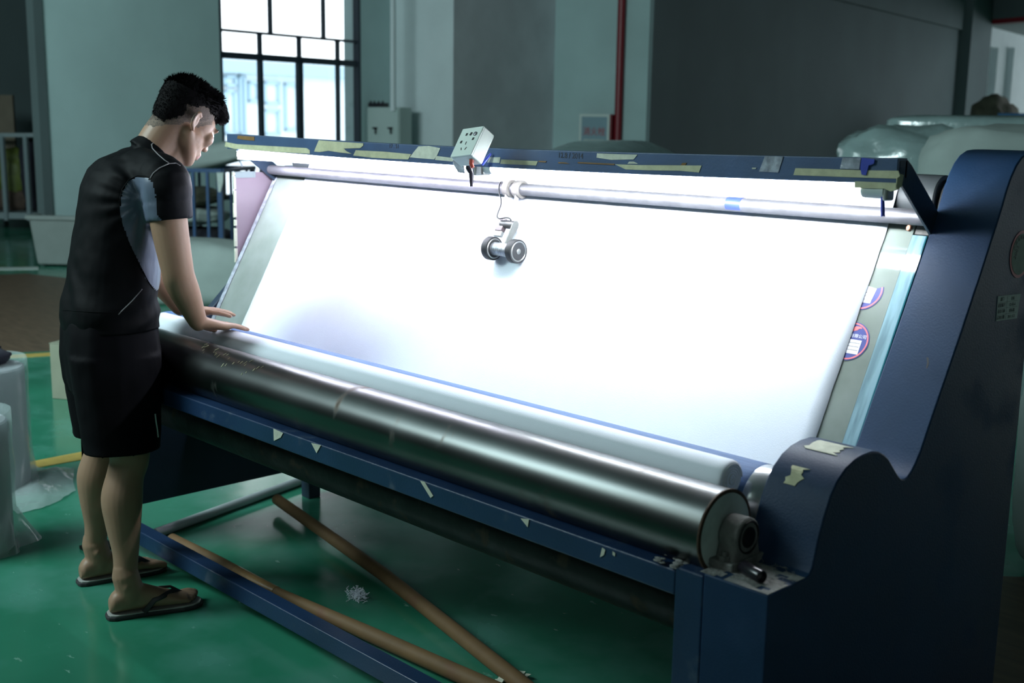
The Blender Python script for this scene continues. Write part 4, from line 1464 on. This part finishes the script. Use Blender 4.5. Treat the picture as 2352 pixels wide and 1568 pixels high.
# standing wrapped rolls at the lower left
def standing_roll(cx, cy, R, h, label, seed, film=True):
    t = thing('standing_roll', (cx, cy, 0), label, 'roll', 'white rolls standing on the floor at the left')
    mb = MB().lathe([(0, R - .004), (.004, R), (h - .006, R), (h, R - .006), (h, R * .25), (h - .02, R * .22), (h - .02, 0)], (cx, cy, 0.002), (0, 0, 1), 48)
    obj('cloth_core', mb, mat('grey_white_roll', (.33, .36, .385), .55, var=.08, scale=5), t, smooth=40)
    if film:
        rings = []
        for j in range(26):
            z_ = .004 + (h + .03) * j / 25
            ring = []
            for i in range(64):
                a = math.tau * i / 64
                d_ = R + .010 + .012 * abs(noise.noise(Vector((math.cos(a) * 2.2 + seed, math.sin(a) * 2.2, z_ * 5)))) + max(0, .14 - z_) * .45 * abs(noise.noise(Vector((a * 1.1, seed, 2)))) * 2
                ring.append(Vector((cx + d_ * math.cos(a), cy + d_ * math.sin(a), z_)))
            rings.append(ring)
        obj('film_wrap', MB().loft(rings, caps=False), M['film_clear'], t, smooth=180)
    return t


q = at(-28, 1118, ZN, 0)
standing_roll(q.x, q.y, .165, .50, 'white roll standing on the floor at the left, dark cloth on its top', 3)
d1 = lmp('dark_cloth', (q.x - .03, q.y + .00, .535), (.10, .11, .035), Vector((1, 0, 0)), M['dark_cloth'], 80, 'dark cloth lying on top of the standing white roll', 'cloth', amp=.3)
q2 = at(-72, 1262, ZN, 0)
standing_roll(q2.x, q2.y, .150, .46, 'film-wrapped white roll nearest the camera at the left edge', 8)
# loose film on the floor
pts = [(66, 1070), (105, 1078), (128, 1074), (171, 1077), (168, 1108), (174, 1128), (140, 1150), (100, 1168), (40, 1182), (0, 1150), (20, 1095)]
P_ = [at(x, y, ZN, 0.0) for x, y in pts]
cen = sum(P_, Vector()) / len(P_)
vs, fs = [], []
NR, NA = 12, 66
for j in range(NR + 1):
    for i in range(NA):
        f = i / NA * len(P_)
        a, b, t_ = P_[int(f) % len(P_)], P_[(int(f) + 1) % len(P_)], f % 1
        e = a + (b - a) * t_
        p = cen + (e - cen) * (j / NR)
        h_ = .05 * (1 - (j / NR) ** 2) * (.5 + noise.noise(p * 6)) + .016 * abs(noise.noise(p * 22)) + .003
        vs.append(Vector((p.x, p.y, max(.003, h_))))
for j in range(NR):
    for i in range(NA):
        k = (i + 1) % NA
        fs.append((j * NA + i, j * NA + k, (j + 1) * NA + k, (j + 1) * NA + i))
fl = obj('plastic_sheet', MB().add(vs, fs), M['film_clear'], smooth=180, org=(cen.x, cen.y, 0))
tag(fl, 'loose crumpled clear plastic sheet on the floor beside the standing roll', 'plastic')

# ------------------------------------------------------------------ the man
HF = Vector((.28, .96, 0)).normalized()
HR = Vector((.96, -.28, 0)).normalized()
HB = Vector((-2.32, -.10, 0))
UZ = Vector((0, 0, 1))


def hl(a, s, z):
    """man's own frame: a to his right, s forward, z up"""
    return HB + HR * a + HF * s + UZ * z


SKIN = mat('skin', (0.31, 0.188, 0.122), 0.48, var=0.10, scale=9, bump=0.05, bscale=220, spec=0.35)
SKIN.node_tree.nodes['Principled BSDF'].inputs['Subsurface Weight'].default_value = 0.06
SKIN.node_tree.nodes['Principled BSDF'].inputs['Subsurface Scale'].default_value = 0.01
STUB = mat('shaved_hair', (0.045, 0.036, 0.030), 0.85, var=0.4, scale=240, color2=(0.12, 0.085, 0.065), bump=0.2, bscale=400)
FADE = mat('thin_hair_over_skin', (0.20, 0.14, 0.10), 0.8, var=0.3, scale=260, color2=(0.09, 0.07, 0.055))
HAIR = mat('black_hair', (0.0035, 0.003, 0.0035), 0.8, var=0.3, scale=60, spec=0.08)
SHIRT = mat('black_shirt', (0.0022, 0.0025, 0.0036), 0.65, var=0.2, scale=5, bump=0.12, bscale=50, spec=0.10)
PANEL = mat('grey_blue_shirt_panel', (0.115, 0.145, 0.205), 0.36, var=0.3, scale=6, bump=0.35, bscale=16, aniso=(3, 3, .7), spec=0.6)
PIPING = mat('grey_piping', (0.20, 0.19, 0.20), 0.6)
SHORTS = mat('black_shorts', (0.002, 0.002, 0.0035), 0.75, var=0.2, scale=6, bump=0.25, bscale=14, spec=0.10)
LIPS = mat('lips', (0.36, 0.16, 0.14), 0.4)
SOLE = mat('grey_flip_flop_sole', (0.36, 0.36, 0.34), 0.7, var=0.2, scale=30)
SOLE2 = mat('black_flip_flop_edge', (0.025, 0.025, 0.028), 0.6)
EYEW = mat('eye_white', (0.7, 0.68, 0.66), 0.2)

man = thing('person', (HB.x, HB.y, 0), 'young man in black t-shirt and shorts leaning over the cloth roll', 'person')


def ell(c, ra, rb, A, Bv, n=28, p=2.2):
    sg = lambda v: (abs(v) ** (2 / p)) * (1 if v >= 0 else -1)
    return [Vector(c) + Vector(A) * ra * sg(math.cos(math.tau * k / n)) + Vector(Bv) * rb * sg(math.sin(math.tau * k / n)) for k in range(n)]


def limb(mb, pts, n=18, ends=True):
    """tapering limb through (point, radius) pairs with round ends"""
    P = [Vector(p) for p, r in pts]
    Rr_ = [r for p, r in pts]
    fp, fr = [], []
    for i in range(len(P) - 1):
        a, b, c, d_ = P[max(i - 1, 0)], P[i], P[i + 1], P[min(i + 2, len(P) - 1)]
        ra, rb, rc, rd = Rr_[max(i - 1, 0)], Rr_[i], Rr_[i + 1], Rr_[min(i + 2, len(P) - 1)]
        for k in range(5):
            t = k / 5
            f = lambda w, x, y, z: .5 * (2 * x + (y - w) * t + (2 * w - 5 * x + 4 * y - z) * t * t + (3 * x - w - 3 * y + z) * t ** 3)
            fp.append(f(a, b, c, d_))
            fr.append(f(ra, rb, rc, rd))
    fp.append(P[-1])
    fr.append(Rr_[-1])
    if ends:
        d0 = (fp[0] - fp[1]).normalized()
        d1 = (fp[-1] - fp[-2]).normalized()
        r0, r1 = fr[0], fr[-1]
        fp = [fp[0] + d0 * r0 * .95, fp[0] + d0 * r0 * .7] + fp + [fp[-1] + d1 * r1 * .7, fp[-1] + d1 * r1 * .95]
        fr = [r0 * .3, r0 * .72] + fr + [r1 * .72, r1 * .3]
    mb.tube(fp, fr, n)


def remesh(name, mb, mats, parent, voxel, smooth_it=4, fac=.6, kind=None):
    """close the lofted pieces into one continuous surface"""
    o = obj(name + '_tmp', mb, mats, None)
    r = o.modifiers.new('r', 'REMESH')
    r.mode = 'VOXEL'
    r.voxel_size = voxel
    s = o.modifiers.new('s', 'SMOOTH')
    s.iterations = smooth_it
    s.factor = fac
    dg = bpy.context.evaluated_depsgraph_get()
    me = bpy.data.meshes.new_from_object(o.evaluated_get(dg))
    bpy.data.objects.remove(o)
    o0 = origin_of(parent)
    me.transform(Matrix.Translation(-o0))
    me.materials.clear()
    for m_ in (mats if isinstance(mats, (list, tuple)) else [mats]):
        me.materials.append(m_)
    for p in me.polygons:
        p.use_smooth = True
        p.material_index = 0
    q = bpy.data.objects.new(name, me)
    COL.objects.link(q)
    ORG[q.name] = o0
    q.parent = parent
    return q


# --- head frame
pit = math.radians(36)
yaw = math.radians(-23)
hf0 = (HF * math.cos(yaw) + HR * math.sin(yaw)).normalized()
hr = (HR * math.cos(yaw) - HF * math.sin(yaw)).normalized()
hf = (hf0 * math.cos(pit) - UZ * math.sin(pit)).normalized()
hu = (hf0 * math.sin(pit) + UZ * math.cos(pit)).normalized()
HC = hl(0.0, .250, 1.487)
HS = 1.06
HM = Matrix((hr, hf, hu)).transposed()


def hp(x, y, z):
    return HC + (hr * x + hf * y + hu * z) * HS


body = MB()
body.ball(hp(0, -.014, .032), (.074, .092, .080), R=HM, nu=28, nv=20)
body.ball(hp(0, -.042, -.006), (.060, .056, .066), R=HM, nu=24, nv=16)
body.ball(hp(0, .030, .005), (.066, .062, .072), R=HM, nu=24, nv=16)
body.ball(hp(0, .034, -.046), (.058, .052, .062), R=HM, nu=24, nv=16)
body.ball(hp(0, .052, -.088), (.034, .034, .026), R=HM)
for s_ in (-1, 1):
    limb(body, [(hp(s_ * .046, -.004, -.040), .024), (hp(s_ * .040, .030, -.074), .022), (hp(s_ * .014, .062, -.094), .019)], 14)
    body.ball(hp(s_ * .034, .020, -.045), (.034, .045, .045), R=HM)
    body.ball(hp(s_ * .040, .062, -.018), (.026, .022, .026), R=HM)
    body.ball(hp(s_ * .030, .076, .020), (.026, .010, .008), R=HM)
    # ear
    e = hp(s_ * .077, -.018, -.012)
    limb(body, [(e + hf * .008 - hu * .026, .0055), (e - hf * .010 - hu * .012 + hr * s_ * .006, .0055), (e - hf * .014 + hu * .012 + hr * s_ * .010, .0055), (e - hf * .004 + hu * .027 + hr * s_ * .008, .0055), (e + hf * .010 + hu * .022 + hr * s_ * .002, .0050)], 10)
    body.ball(e, (.007, .013, .022), R=HM, nu=12, nv=8)
limb(body, [(hp(0, .082, .012), .007), (hp(0, .092, -.012), .009), (hp(0, .099, -.028), .011)], 12)
for s_ in (-1, 1):
    body.ball(hp(s_ * .010, .090, -.031), (.009, .010, .008), R=HM, nu=10, nv=8)
limb(body, [(hp(-.020, .078, -.058), .006), (hp(0, .090, -.056), .008), (hp(.020, .078, -.058), .006)], 10)
limb(body, [(hp(-.018, .077, -.068), .006), (hp(0, .087, -.069), .008), (hp(.018, .077, -.068), .006)], 10)
# neck
limb(body, [(hp(0, -.030, -.010), .060), (hl(0, .175, 1.430), .062), (hl(0, .142, 1.375), .061), (hl(0, .115, 1.31), .060)], 22)
limb(body, [(hp(0, .01, -.04), .046), (hl(0, .205, 1.39), .048), (hl(0, .16, 1.335), .052)], 18)
# trunk
TR = [(.01, .86, .150, .105), (.01, .93, .158, .112), (.015, 1.02, .142, .098), (.035, 1.12, .150, .104), (.055, 1.22, .168, .112), (.075, 1.30, .172, .104), (.105, 1.33, .12, .062), (.12, 1.355, .07, .05)]
rings = []
for (s_, z_, w_, dp) in TR:
    rings.append(ell(hl(0, s_, z_), w_ * .9, dp * .9, HR, (HF * .97 - UZ * .24).normalized()))
body.loft(rings)
# arms
RS, RE, RW = hl(.195, .142, 1.322), hl(.235, .160, 1.050), Vector((-2.100, .078, .892))
limb(body, [(hl(.10, .112, 1.325), .050), (RS - UZ * .006, .056), (RS.lerp(RE, .45) - HF * .004, .054), (RE + UZ * .02, .047), (RE + (RW - RE) * .12, .047), (RE.lerp(RW, .40), .0435), (RE.lerp(RW, .75), .034), (RW, .0275)], 20)
LS, LE, LW = hl(-.195, .140, 1.320), hl(-.215, .150, 1.040), Vector((-2.372, .165, .893))
limb(body, [(hl(-.10, .112, 1.325), .050), (LS, .060), (LS.lerp(LE, .5), .050), (LE, .044), (LE.lerp(LW, .35), .042), (LE.lerp(LW, .75), .032), (LW, .026)], 20)


# hands: palm, four bent fingers, thumb
def hand(W, fwd, side, up, spread, thumb_sign, curl):
    """W wrist, fwd along the hand, side towards the index finger, up = back of the hand"""
    f, s_, u = fwd.normalized(), side.normalized(), up.normalized()
    k0 = W + f * .088 - u * .004
    rings = []
    for t, w_, h_ in ((0, .026, .021), (.03, .034, .018), (.06, .040, .0155), (.085, .041, .013), (.096, .036, .009)):
        c_ = W + f * t - u * (.004 * t / .09)
        rings.append(ell(c_, w_, h_, s_, u, 20, 2.4))
    body.loft(rings)
    lens = (.074, .082, .077, .062)
    for i, L_ in enumerate(lens):
        off = (.030, .010, -.010, -.029)[i]
        ang = spread[i]
        d1 = (f * math.cos(ang) + s_ * math.sin(ang)).normalized()
        b0 = W + f * (.070 + (.006, .010, .006, -.002)[i]) + s_ * off
        c1, c2, c3 = curl
        q0 = b0 + d1 * .014
        dA = (d1 * math.cos(c1) - u * math.sin(c1)).normalized()
        dB = (d1 * math.cos(c1 + c2) - u * math.sin(c1 + c2)).normalized()
        dC = (d1 * math.cos(c1 + c2 + c3) - u * math.sin(c1 + c2 + c3)).normalized()
        q1 = q0 + dA * L_ * .45
        q2 = q1 + dB * L_ * .30
        q3 = q2 + dC * L_ * .20
        rr = .0086 if i < 3 else .0074
        limb(body, [(b0, rr * 1.12), (q0, rr * 1.1), (q1, rr), (q2, rr * .93), (q3, rr * .82)], 12)
    t0 = W + f * .018 + s_ * .022 - u * .004
    t1_ = t0 + (f * .75 + s_ * .62 - u * .25).normalized() * .042
    t2_ = t1_ + (f * .90 + s_ * .38 - u * .20).normalized() * .030
    t3_ = t2_ + (f * .96 + s_ * .20 - u * .15).normalized() * .022
    limb(body, [(t0, .015), (t1_, .0115), (t2_, .0100), (t3_, .0082)], 12)


# right hand: pressed flat on the roll, fingers over its crown
fR = (Vector((-2.092, .262, .858)) - RW)
sideR = Vector((-1, -.1, 0))
upR = fR.cross(sideR)
if upR.z < 0:
    upR = -upR
sideR = (sideR - fR.normalized() * sideR.dot(fR.normalized())).normalized()
hand(RW, fR, sideR, upR, (.07, .01, -.05, -.12), 1, (.04, .10, .10))
# left hand: further along the roll, fingers spread
fL = (Vector((-2.290, .325, .872)) - LW)
sideL = Vector((.9, -.45, 0))
sideL = (sideL - fL.normalized() * sideL.dot(fL.normalized())).normalized()
upL = fL.cross(sideL)
if upL.z < 0:
    upL = -upL
hand(LW, fL, sideL, upL, (.26, .08, -.10, -.30), 1, (.02, .08, .08))

# legs and feet
def foot(ankle, heel, toe, side):
    f = (toe - heel)
    f.z = 0
    L_ = f.length
    f.normalize()
    s_ = Vector((f.y, -f.x, 0))
    z0 = .018
    rings = []
    for t, w_, h_, up_ in ((.02, .020, .020, .022), (.06, .029, .034, .030), (.16, .033, .048, .040), (.30, .033, .052, .044), (.45, .034, .040, .034), (.60, .040, .027, .024), (.74, .043, .018, .016), (.84, .041, .013, .012)):
        c_ = heel + f * L_ * t + UZ * (z0 + up_)
        rings.append(ell(c_, w_, h_ if up_ >= h_ else up_, s_, UZ, 20, 2.3))
    body.loft(rings)
    for i in range(5):
        off = (-.032, -.013, .003, .018, .031)[i] * side * 1.0
        r_ = (.0125, .0088, .0082, .0078, .0075)[i]
        st = (.80, .81, .79, .765, .735)[i]
        en = (.955, .95, .92, .885, .845)[i]
        a = heel + f * L_ * st + s_ * off + UZ * (z0 + .013)
        b = heel + f * L_ * (st + en) / 2 + s_ * off * 1.03 + UZ * (z0 + .014)
        c_ = heel + f * L_ * en + s_ * off * 1.03 + UZ * (z0 + .0085)
        limb(body, [(a, r_), (b, r_ * 1.0), (c_, r_ * .95)], 10)
    limb(body, [(ankle + UZ * .03, .040), (heel + f * L_ * .24 + UZ * (z0 + .052), .040), (heel + f * L_ * .17 + UZ * (z0 + .030), .032)], 16)
    body.ball(ankle + s_ * .030 * side + UZ * -.002, (.013, .013, .016))
    body.ball(ankle - s_ * .032 * side + UZ * .004, (.013, .013, .016))
    return f, s_, L_


Rh, Rt = Vector((-2.183, -.212, 0)), Vector((-2.102, .058, 0))
Lh, Lt = Vector((-2.497, -.163, 0)), Vector((-2.445, .115, 0))
Ra = Rh.lerp(Rt, .20) + UZ * .105
La = Lh.lerp(Lt, .20) + UZ * .105
for A_, hx_, kn in ((Ra, .09, hl(.118, .022, .475)), (La, -.09, hl(-.118, -.008, .475))):
    hip = hl(hx_, .01, .86)
    bk = -HF
    limb(body, [(hip, .078), (hip.lerp(kn, .5), .076), (kn + UZ * .06, .064), (kn, .058), (kn.lerp(A_, .12) + bk * .010, .055), (kn.lerp(A_, .30) + bk * .018, .061), (kn.lerp(A_, .50) + bk * .012, .053), (kn.lerp(A_, .75) + bk * .002, .039), (A_ + UZ * .02, .034)], 22)
foot(Ra, Rh, Rt, 1)
foot(La, Lh, Lt, -1)
bodyo = remesh('body', body, [SKIN, STUB, FADE, LIPS], man, .0042, 5, .5)
# shaved sides and lips are regions of the skin
me = bodyo.data
hco = HC - origin_of(man)
for p in me.polygons:
    v = p.center - hco
    if v.length > .17:
        continue
    x, y, z = v.dot(hr) / HS, v.dot(hf) / HS, v.dot(hu) / HS
    line = -.020 if y < 0 else -.020 + y * .9
    if y < -.02:
        line = max(-.020 - (-.02 - y) * .95, -.075)
    if y > .045:
        line = .040
    jag = .005 * noise.noise(v * 90)
    if abs(x) > .070 and -.03 < y < .018 and z < .020:
        continue
    if z > line + .020 + jag:
        p.material_index = 1
    elif z > line + jag:
        p.material_index = 2
    if y > .074 and abs(x) < .022 and -.073 < z < -.052:
        p.material_index = 3
for s_ in (-1, 1):
    e = obj('eye', MB().ball(hp(s_ * .030, .074, .004), .0115, nu=16, nv=10), EYEW, man, smooth=180)
    obj('iris', MB().ball(hp(s_ * .030, .0825, .003), (.0055, .0055, .0055), nu=12, nv=8), M['black'], e, smooth=180)
    mb = MB()
    limb(mb, [(hp(s_ * .014, .086, .024), .0022), (hp(s_ * .030, .087, .029), .0030), (hp(s_ * .048, .078, .025), .0018)], 8)
    obj('eyebrow', mb, HAIR, man, smooth=180)

# hair: thick cap with short tufts, longer at the front
mb = MB()
mb.ball(hp(0, -.016, .044), (.0755, .097, .082), R=HM, nu=30, nv=20)
mb.ball(hp(0, .030, .090), (.062, .070, .036), R=HM, nu=24, nv=14)
mb.ball(hp(0, -.048, .008), (.063, .056, .078), R=HM, nu=24, nv=14)
mb.ball(hp(0, .078, .078), (.052, .030, .030), R=HM, nu=20, nv=12)
hair = remesh('hair', mb, [HAIR], man, .005, 4, .5)
bm = bmesh.new()
bm.from_mesh(hair.data)
dele = []


def hairline(x, y):
    lim = .030 if y > -.01 else .030 - (-.01 - y) * 1.35
    lim = max(lim, -.066)
    if y > .03:
        lim = .030 + (y - .03) * .45
    if abs(x) > .05 and y > -.045:
        lim += .016
    return lim


for v in bm.verts:
    d_ = v.co - hco
    x, y, z = d_.dot(hr) / HS, d_.dot(hf) / HS, d_.dot(hu) / HS
    if z < hairline(x, y) + .004 * noise.noise(d_ * 120):
        dele.append(v)
bmesh.ops.delete(bm, geom=dele, context='VERTS')
bm.to_mesh(hair.data)
bm.free()
random.seed(21)
mb = MB()
o0 = origin_of(man)
polys = list(hair.data.polygons)
for k in range(5200):
    p = random.choice(polys)
    c_ = p.center
    n_ = p.normal
    d_ = c_ - hco
    x, y, z = d_.dot(hr) / HS, d_.dot(hf) / HS, d_.dot(hu) / HS
    top = max(0, min(1, (z - .05) / .06))
    L_ = .007 + .008 * top + .004 * random.random()
    rnd = Vector((random.gauss(0, 1), random.gauss(0, 1), random.gauss(0, 1))) * .13
    dirn = (n_ * (.35 + .4 * top) + hf * .35 * top - hu * .55 * (1 - top) + rnd).normalized()
    if y > .045:
        dirn = (n_ * .3 + hf * .75 - hu * .55 + rnd * .7).normalized()
        L_ = .009 + .004 * random.random()
    if y < -.05 and z > .06:
        dirn = (n_ * .8 + hu * .4 + rnd * 1.4).normalized()
        L_ = .012 + .008 * random.random()
    b0 = c_ + o0 - n_ * .003
    t_ = dirn.orthogonal().normalized()
    w_ = dirn.cross(t_)
    r_ = .0014 + random.random() * .0010
    mb.add([b0 + t_ * r_, b0 - t_ * r_ * .5 + w_ * r_ * .87, b0 - t_ * r_ * .5 - w_ * r_ * .87, b0 + dirn * L_], [(0, 1, 3), (1, 2, 3), (2, 0, 3), (2, 1, 0)])
obj('tufts', mb, HAIR, hair, kind='stuff')

# --- shirt
sh_ = MB()
TS = [(.002, .848, .182, .138), (.004, .90, .186, .142), (.008, .95, .180, .137), (.018, 1.02, .172, .130), (.032, 1.10, .172, .128), (.046, 1.18, .180, .128), (.060, 1.26, .188, .126), (.076, 1.315, .184, .116), (.096, 1.350, .150, .098), (.116, 1.370, .102, .080), (.132, 1.382, .080, .068)]
rings = []
for i, (s_, z_, w_, dp) in enumerate(TS):
    tilt = (HF * .97 - UZ * .24 * min(1, i / 5)).normalized()
    rings.append(ell(hl(0, s_, z_), w_, dp, HR, tilt, 36, 2.3))
sh_.loft(rings)
limb(sh_, [(hl(.07, .100, 1.338), .072), (RS + UZ * -.004, .073), (RS.lerp(RE, .20), .071)], 24)
a_ = RS.lerp(RE, .26)
b_ = RS.lerp(RE, .43)
sh_.tube([a_, a_.lerp(b_, .5), b_], [.071, .068, .066], 28)
limb(sh_, [(hl(-.07, .100, 1.338), .072), (LS + UZ * -.004, .072), (LS.lerp(LE, .20), .069)], 24)
a_ = LS.lerp(LE, .26)
b_ = LS.lerp(LE, .43)
sh_.tube([a_, b_], [.069, .066], 28)
sh_.ball(hl(0, .118, 1.362), (.082, .078, .052))
# raised collar
cc_ = [hl(0, .135, 1.370), hl(0, .166, 1.398)]
sh_.tube(cc_, [.078, .0685], 28)
shirt = remesh('t_shirt', sh_, [SHIRT, PANEL], man, .0055, 6, .55)


def folds(o, fn):
    me_ = o.data
    me_.update()
    nv_ = [v.normal.copy() for v in me_.vertices]
    for v, n_ in zip(me_.vertices, nv_):
        v.co += n_ * fn(v.co + o0)


def shirt_fold(w):
    q = w - HB
    a, s_, z_ = q.dot(HR), q.dot(HF), q.z
    f = 0
    # diagonal drag folds from lower back to the belly
    g = math.sin((z_ * 1.0 - s_ * .75 + .25 * noise.noise(q * 3)) * 62)
    m1 = max(0, 1 - abs(z_ - .95) / .16)
    f += .0042 * g * m1
    # radial folds below the arm pit
    rp = Vector((s_ - .08, z_ - 1.26, 0))
    an = math.atan2(rp.y, rp.x)
    rr = rp.length
    if abs(a) < .20 and a > .05:
        f += .0022 * math.sin(an * 15 + noise.noise(q * 5) * 2) * max(0, 1 - abs(rr - .09) / .09)
    f += .0035 * noise.noise(q * 9) + .0018 * noise.noise(q * 26)
    return f


folds(shirt, shirt_fold)
# grey side panel on both sides
PAN = [(277, 462), (282, 438), (296, 416), (316, 406), (336, 407), (350, 420), (357, 445), (360, 492), (382, 520), (390, 560), (392, 600), (388, 640), (360, 668), (335, 640), (318, 600), (298, 560), (283, 520), (276, 490)]


def inside(pt, poly):
    x, y = pt
    c_ = False
    for i in range(len(poly)):
        (x0, y0), (x1, y1) = poly[i], poly[i - 1]
        if (y0 > y) != (y1 > y) and x < (x1 - x0) * (y - y0) / (y1 - y0) + x0:
            c_ = not c_
    return c_


def seen_at(P):
    d_ = P - CAM
    k = FPX / d_.dot(CF)
    return 1176 + d_.dot(CR) * k, 784 + d_.dot(CD) * k


for p in shirt.data.polygons:
    q = p.center + o0 - HB
    a = q.dot(HR)
    nn = p.normal.copy()
    if a < 0:                       # the left side mirrors the right one
        q = q - HR * 2 * a
        nn = nn - HR * 2 * nn.dot(HR)
    if q.dot(HR) > .06 and nn.dot(HR) > -.05 and inside(seen_at(q + HB), PAN):
        p.material_index = 1


def cut_open(o, test):
    bm_ = bmesh.new()
    bm_.from_mesh(o.data)
    bmesh.ops.delete(bm_, geom=[v for v in bm_.verts if test(v.co + o0, v.normal)], context='VERTS')
    bm_.to_mesh(o.data)
    bm_.free()
    sm = o.modifiers.new('hem', 'SOLIDIFY')
    sm.thickness = .0022
    sm.offset = -1


SHB = BVHTree.FromPolygons([v.co + o0 for v in shirt.data.vertices], [tuple(p.vertices) for p in shirt.data.polygons])


def seam(name, pts, r, m, parent, tree, sub=6, lift=.0008):
    """cord sewn onto the cloth along a line seen in the photograph"""
    out = []
    for (a, b) in zip(pts[:-1], pts[1:]):
        for k in range(sub):
            t = k / sub
            x, y = a[0] + (b[0] - a[0]) * t, a[1] + (b[1] - a[1]) * t
            d_ = ray(x, y).normalized()
            h_ = tree.ray_cast(CAM, d_)
            if h_[0] is not None:
                out.append(h_[0] + h_[1] * lift)
    if len(out) > 2:
        return obj(name, MB().tube(out, r, 6), m, parent, smooth=180)


seam('piping', [(376, 330), (356, 326), (348, 332), (350, 341), (362, 354), (378, 368), (390, 376)], .0016, PIPING, shirt, SHB)
seam('piping', [(345, 410), (352, 398), (366, 386), (388, 376), (404, 375), (416, 382)], .0016, PIPING, shirt, SHB)
seam('piping', [(345, 408), (334, 404), (316, 403), (296, 413), (281, 434), (274, 462), (275, 492), (283, 524), (298, 562), (320, 606), (340, 646), (354, 666)], .0012, SHIRT, shirt, SHB)
seam('piping', [(326, 664), (316, 676), (304, 690), (292, 702), (280, 713), (270, 724)], .0015, PIPING, shirt, SHB)
seam('hem_stitch', [(145, 712), (180, 714), (220, 717), (262, 717), (300, 714), (330, 710)], .0009, SHIRT, shirt, SHB)

# --- shorts
so_ = MB()
SS = [(.0, .905, .172, .130), (.0, .87, .180, .138), (.0, .80, .188, .144), (.0, .72, .188, .138), (.0, .68, .180, .126)]
so_.loft([ell(hl(0, s_, z_), w_, dp, HR, HF, 36, 2.5) for s_, z_, w_, dp in SS])
for sg_, dz in ((1, 0), (-1, 0)):
    so_.loft([ell(hl(sg_ * x_, s_, z_), w_, dp, HR, HF, 30, 2.4) for x_, s_, z_, w_, dp in ((.088, .0, .80, .100, .136), (.095, .002, .70, .100, .128), (.103, .002, .60, .097, .118), (.110, .002, .53, .094, .110), (.113, .002, .498, .094, .108))])
shorts = remesh('shorts', so_, [SHORTS], man, .0060, 5, .5)


def shorts_fold(w):
    q = w - HB
    a = math.atan2(q.dot(HF), q.dot(HR))
    return .0050 * noise.noise(Vector((a * 3.5, q.z * 3, 1))) + .0030 * math.sin(a * 9 + q.z * 14) * max(0, min(1, (.78 - q.z) / .25)) + .002 * noise.noise(q * 20)


folds(shorts, shorts_fold)
cut_open(shorts, lambda w, n_: w.z < .509)
STB = BVHTree.FromPolygons([v.co + o0 for v in shorts.data.vertices], [tuple(p.vertices) for p in shorts.data.polygons])
seam('side_stripe', [(356, 950), (358, 968), (361, 986), (363, 1006)], .0024, M['paper_aged'], shorts, STB, sub=8)
cut_open(shirt, lambda w, n_: w.z < .868)

# --- flip-flops
def flipflop(h, t, side):
    f = (t - h).normalized()
    s_ = Vector((f.y, -f.x, 0))
    L_ = (t - h).length
    out = []
    prof = [(-.02, .012), (0, .026), (.06, .034), (.2, .036), (.4, .036), (.6, .042), (.78, .048), (.90, .044), (.98, .030), (1.015, .010)]
    le = [h + f * L_ * a - s_ * b * 1.0 for a, b in prof]
    ri = [h + f * L_ * a + s_ * b * 1.0 for a, b in reversed(prof)]
    pl_ = le + ri
    ff = obj('flip_flop', MB().extrude([p + UZ * .001 for p in pl_], UZ * .012), SOLE2, man, bevel=.003, label='black-edged flip-flop sole')
    c_ = sum(pl_, Vector()) / len(pl_)
    obj('footbed', MB().extrude([c_ + (p - c_) * .96 + UZ * .0131 for p in pl_], UZ * .0045), SOLE, ff, bevel=.001)
    toe = h + f * L_ * .80 - s_ * side * .020 + UZ * .040
    for sg_ in (-1, 1):
        base = h + f * L_ * .36 + s_ * sg_ * .036 + UZ * .016
        midp = h + f * L_ * .58 + s_ * (sg_ * .037 - side * .004) + UZ * .058
        pts = [base, base.lerp(midp, .5) + UZ * .014 + s_ * sg_ * .005, midp, midp.lerp(toe, .5) + UZ * .010, toe, toe - UZ * .028]
        rings = []
        for i, p in enumerate(pts):
            d_ = (pts[min(i + 1, len(pts) - 1)] - pts[max(i - 1, 0)]).normalized()
            n_ = (UZ * .7 + s_ * sg_ * .7)
            n_ = (n_ - d_ * n_.dot(d_)).normalized()
            w_ = d_.cross(n_)
            rings.append(ell(p, .0085 if i < 4 else .005, .0028, w_, n_, 12, 2.2))
        obj('strap', MB().loft(rings), SOLE2, ff, smooth=180)
    return ff


flipflop(Rh, Rt, 1)
flipflop(Lh, Lt, -1)
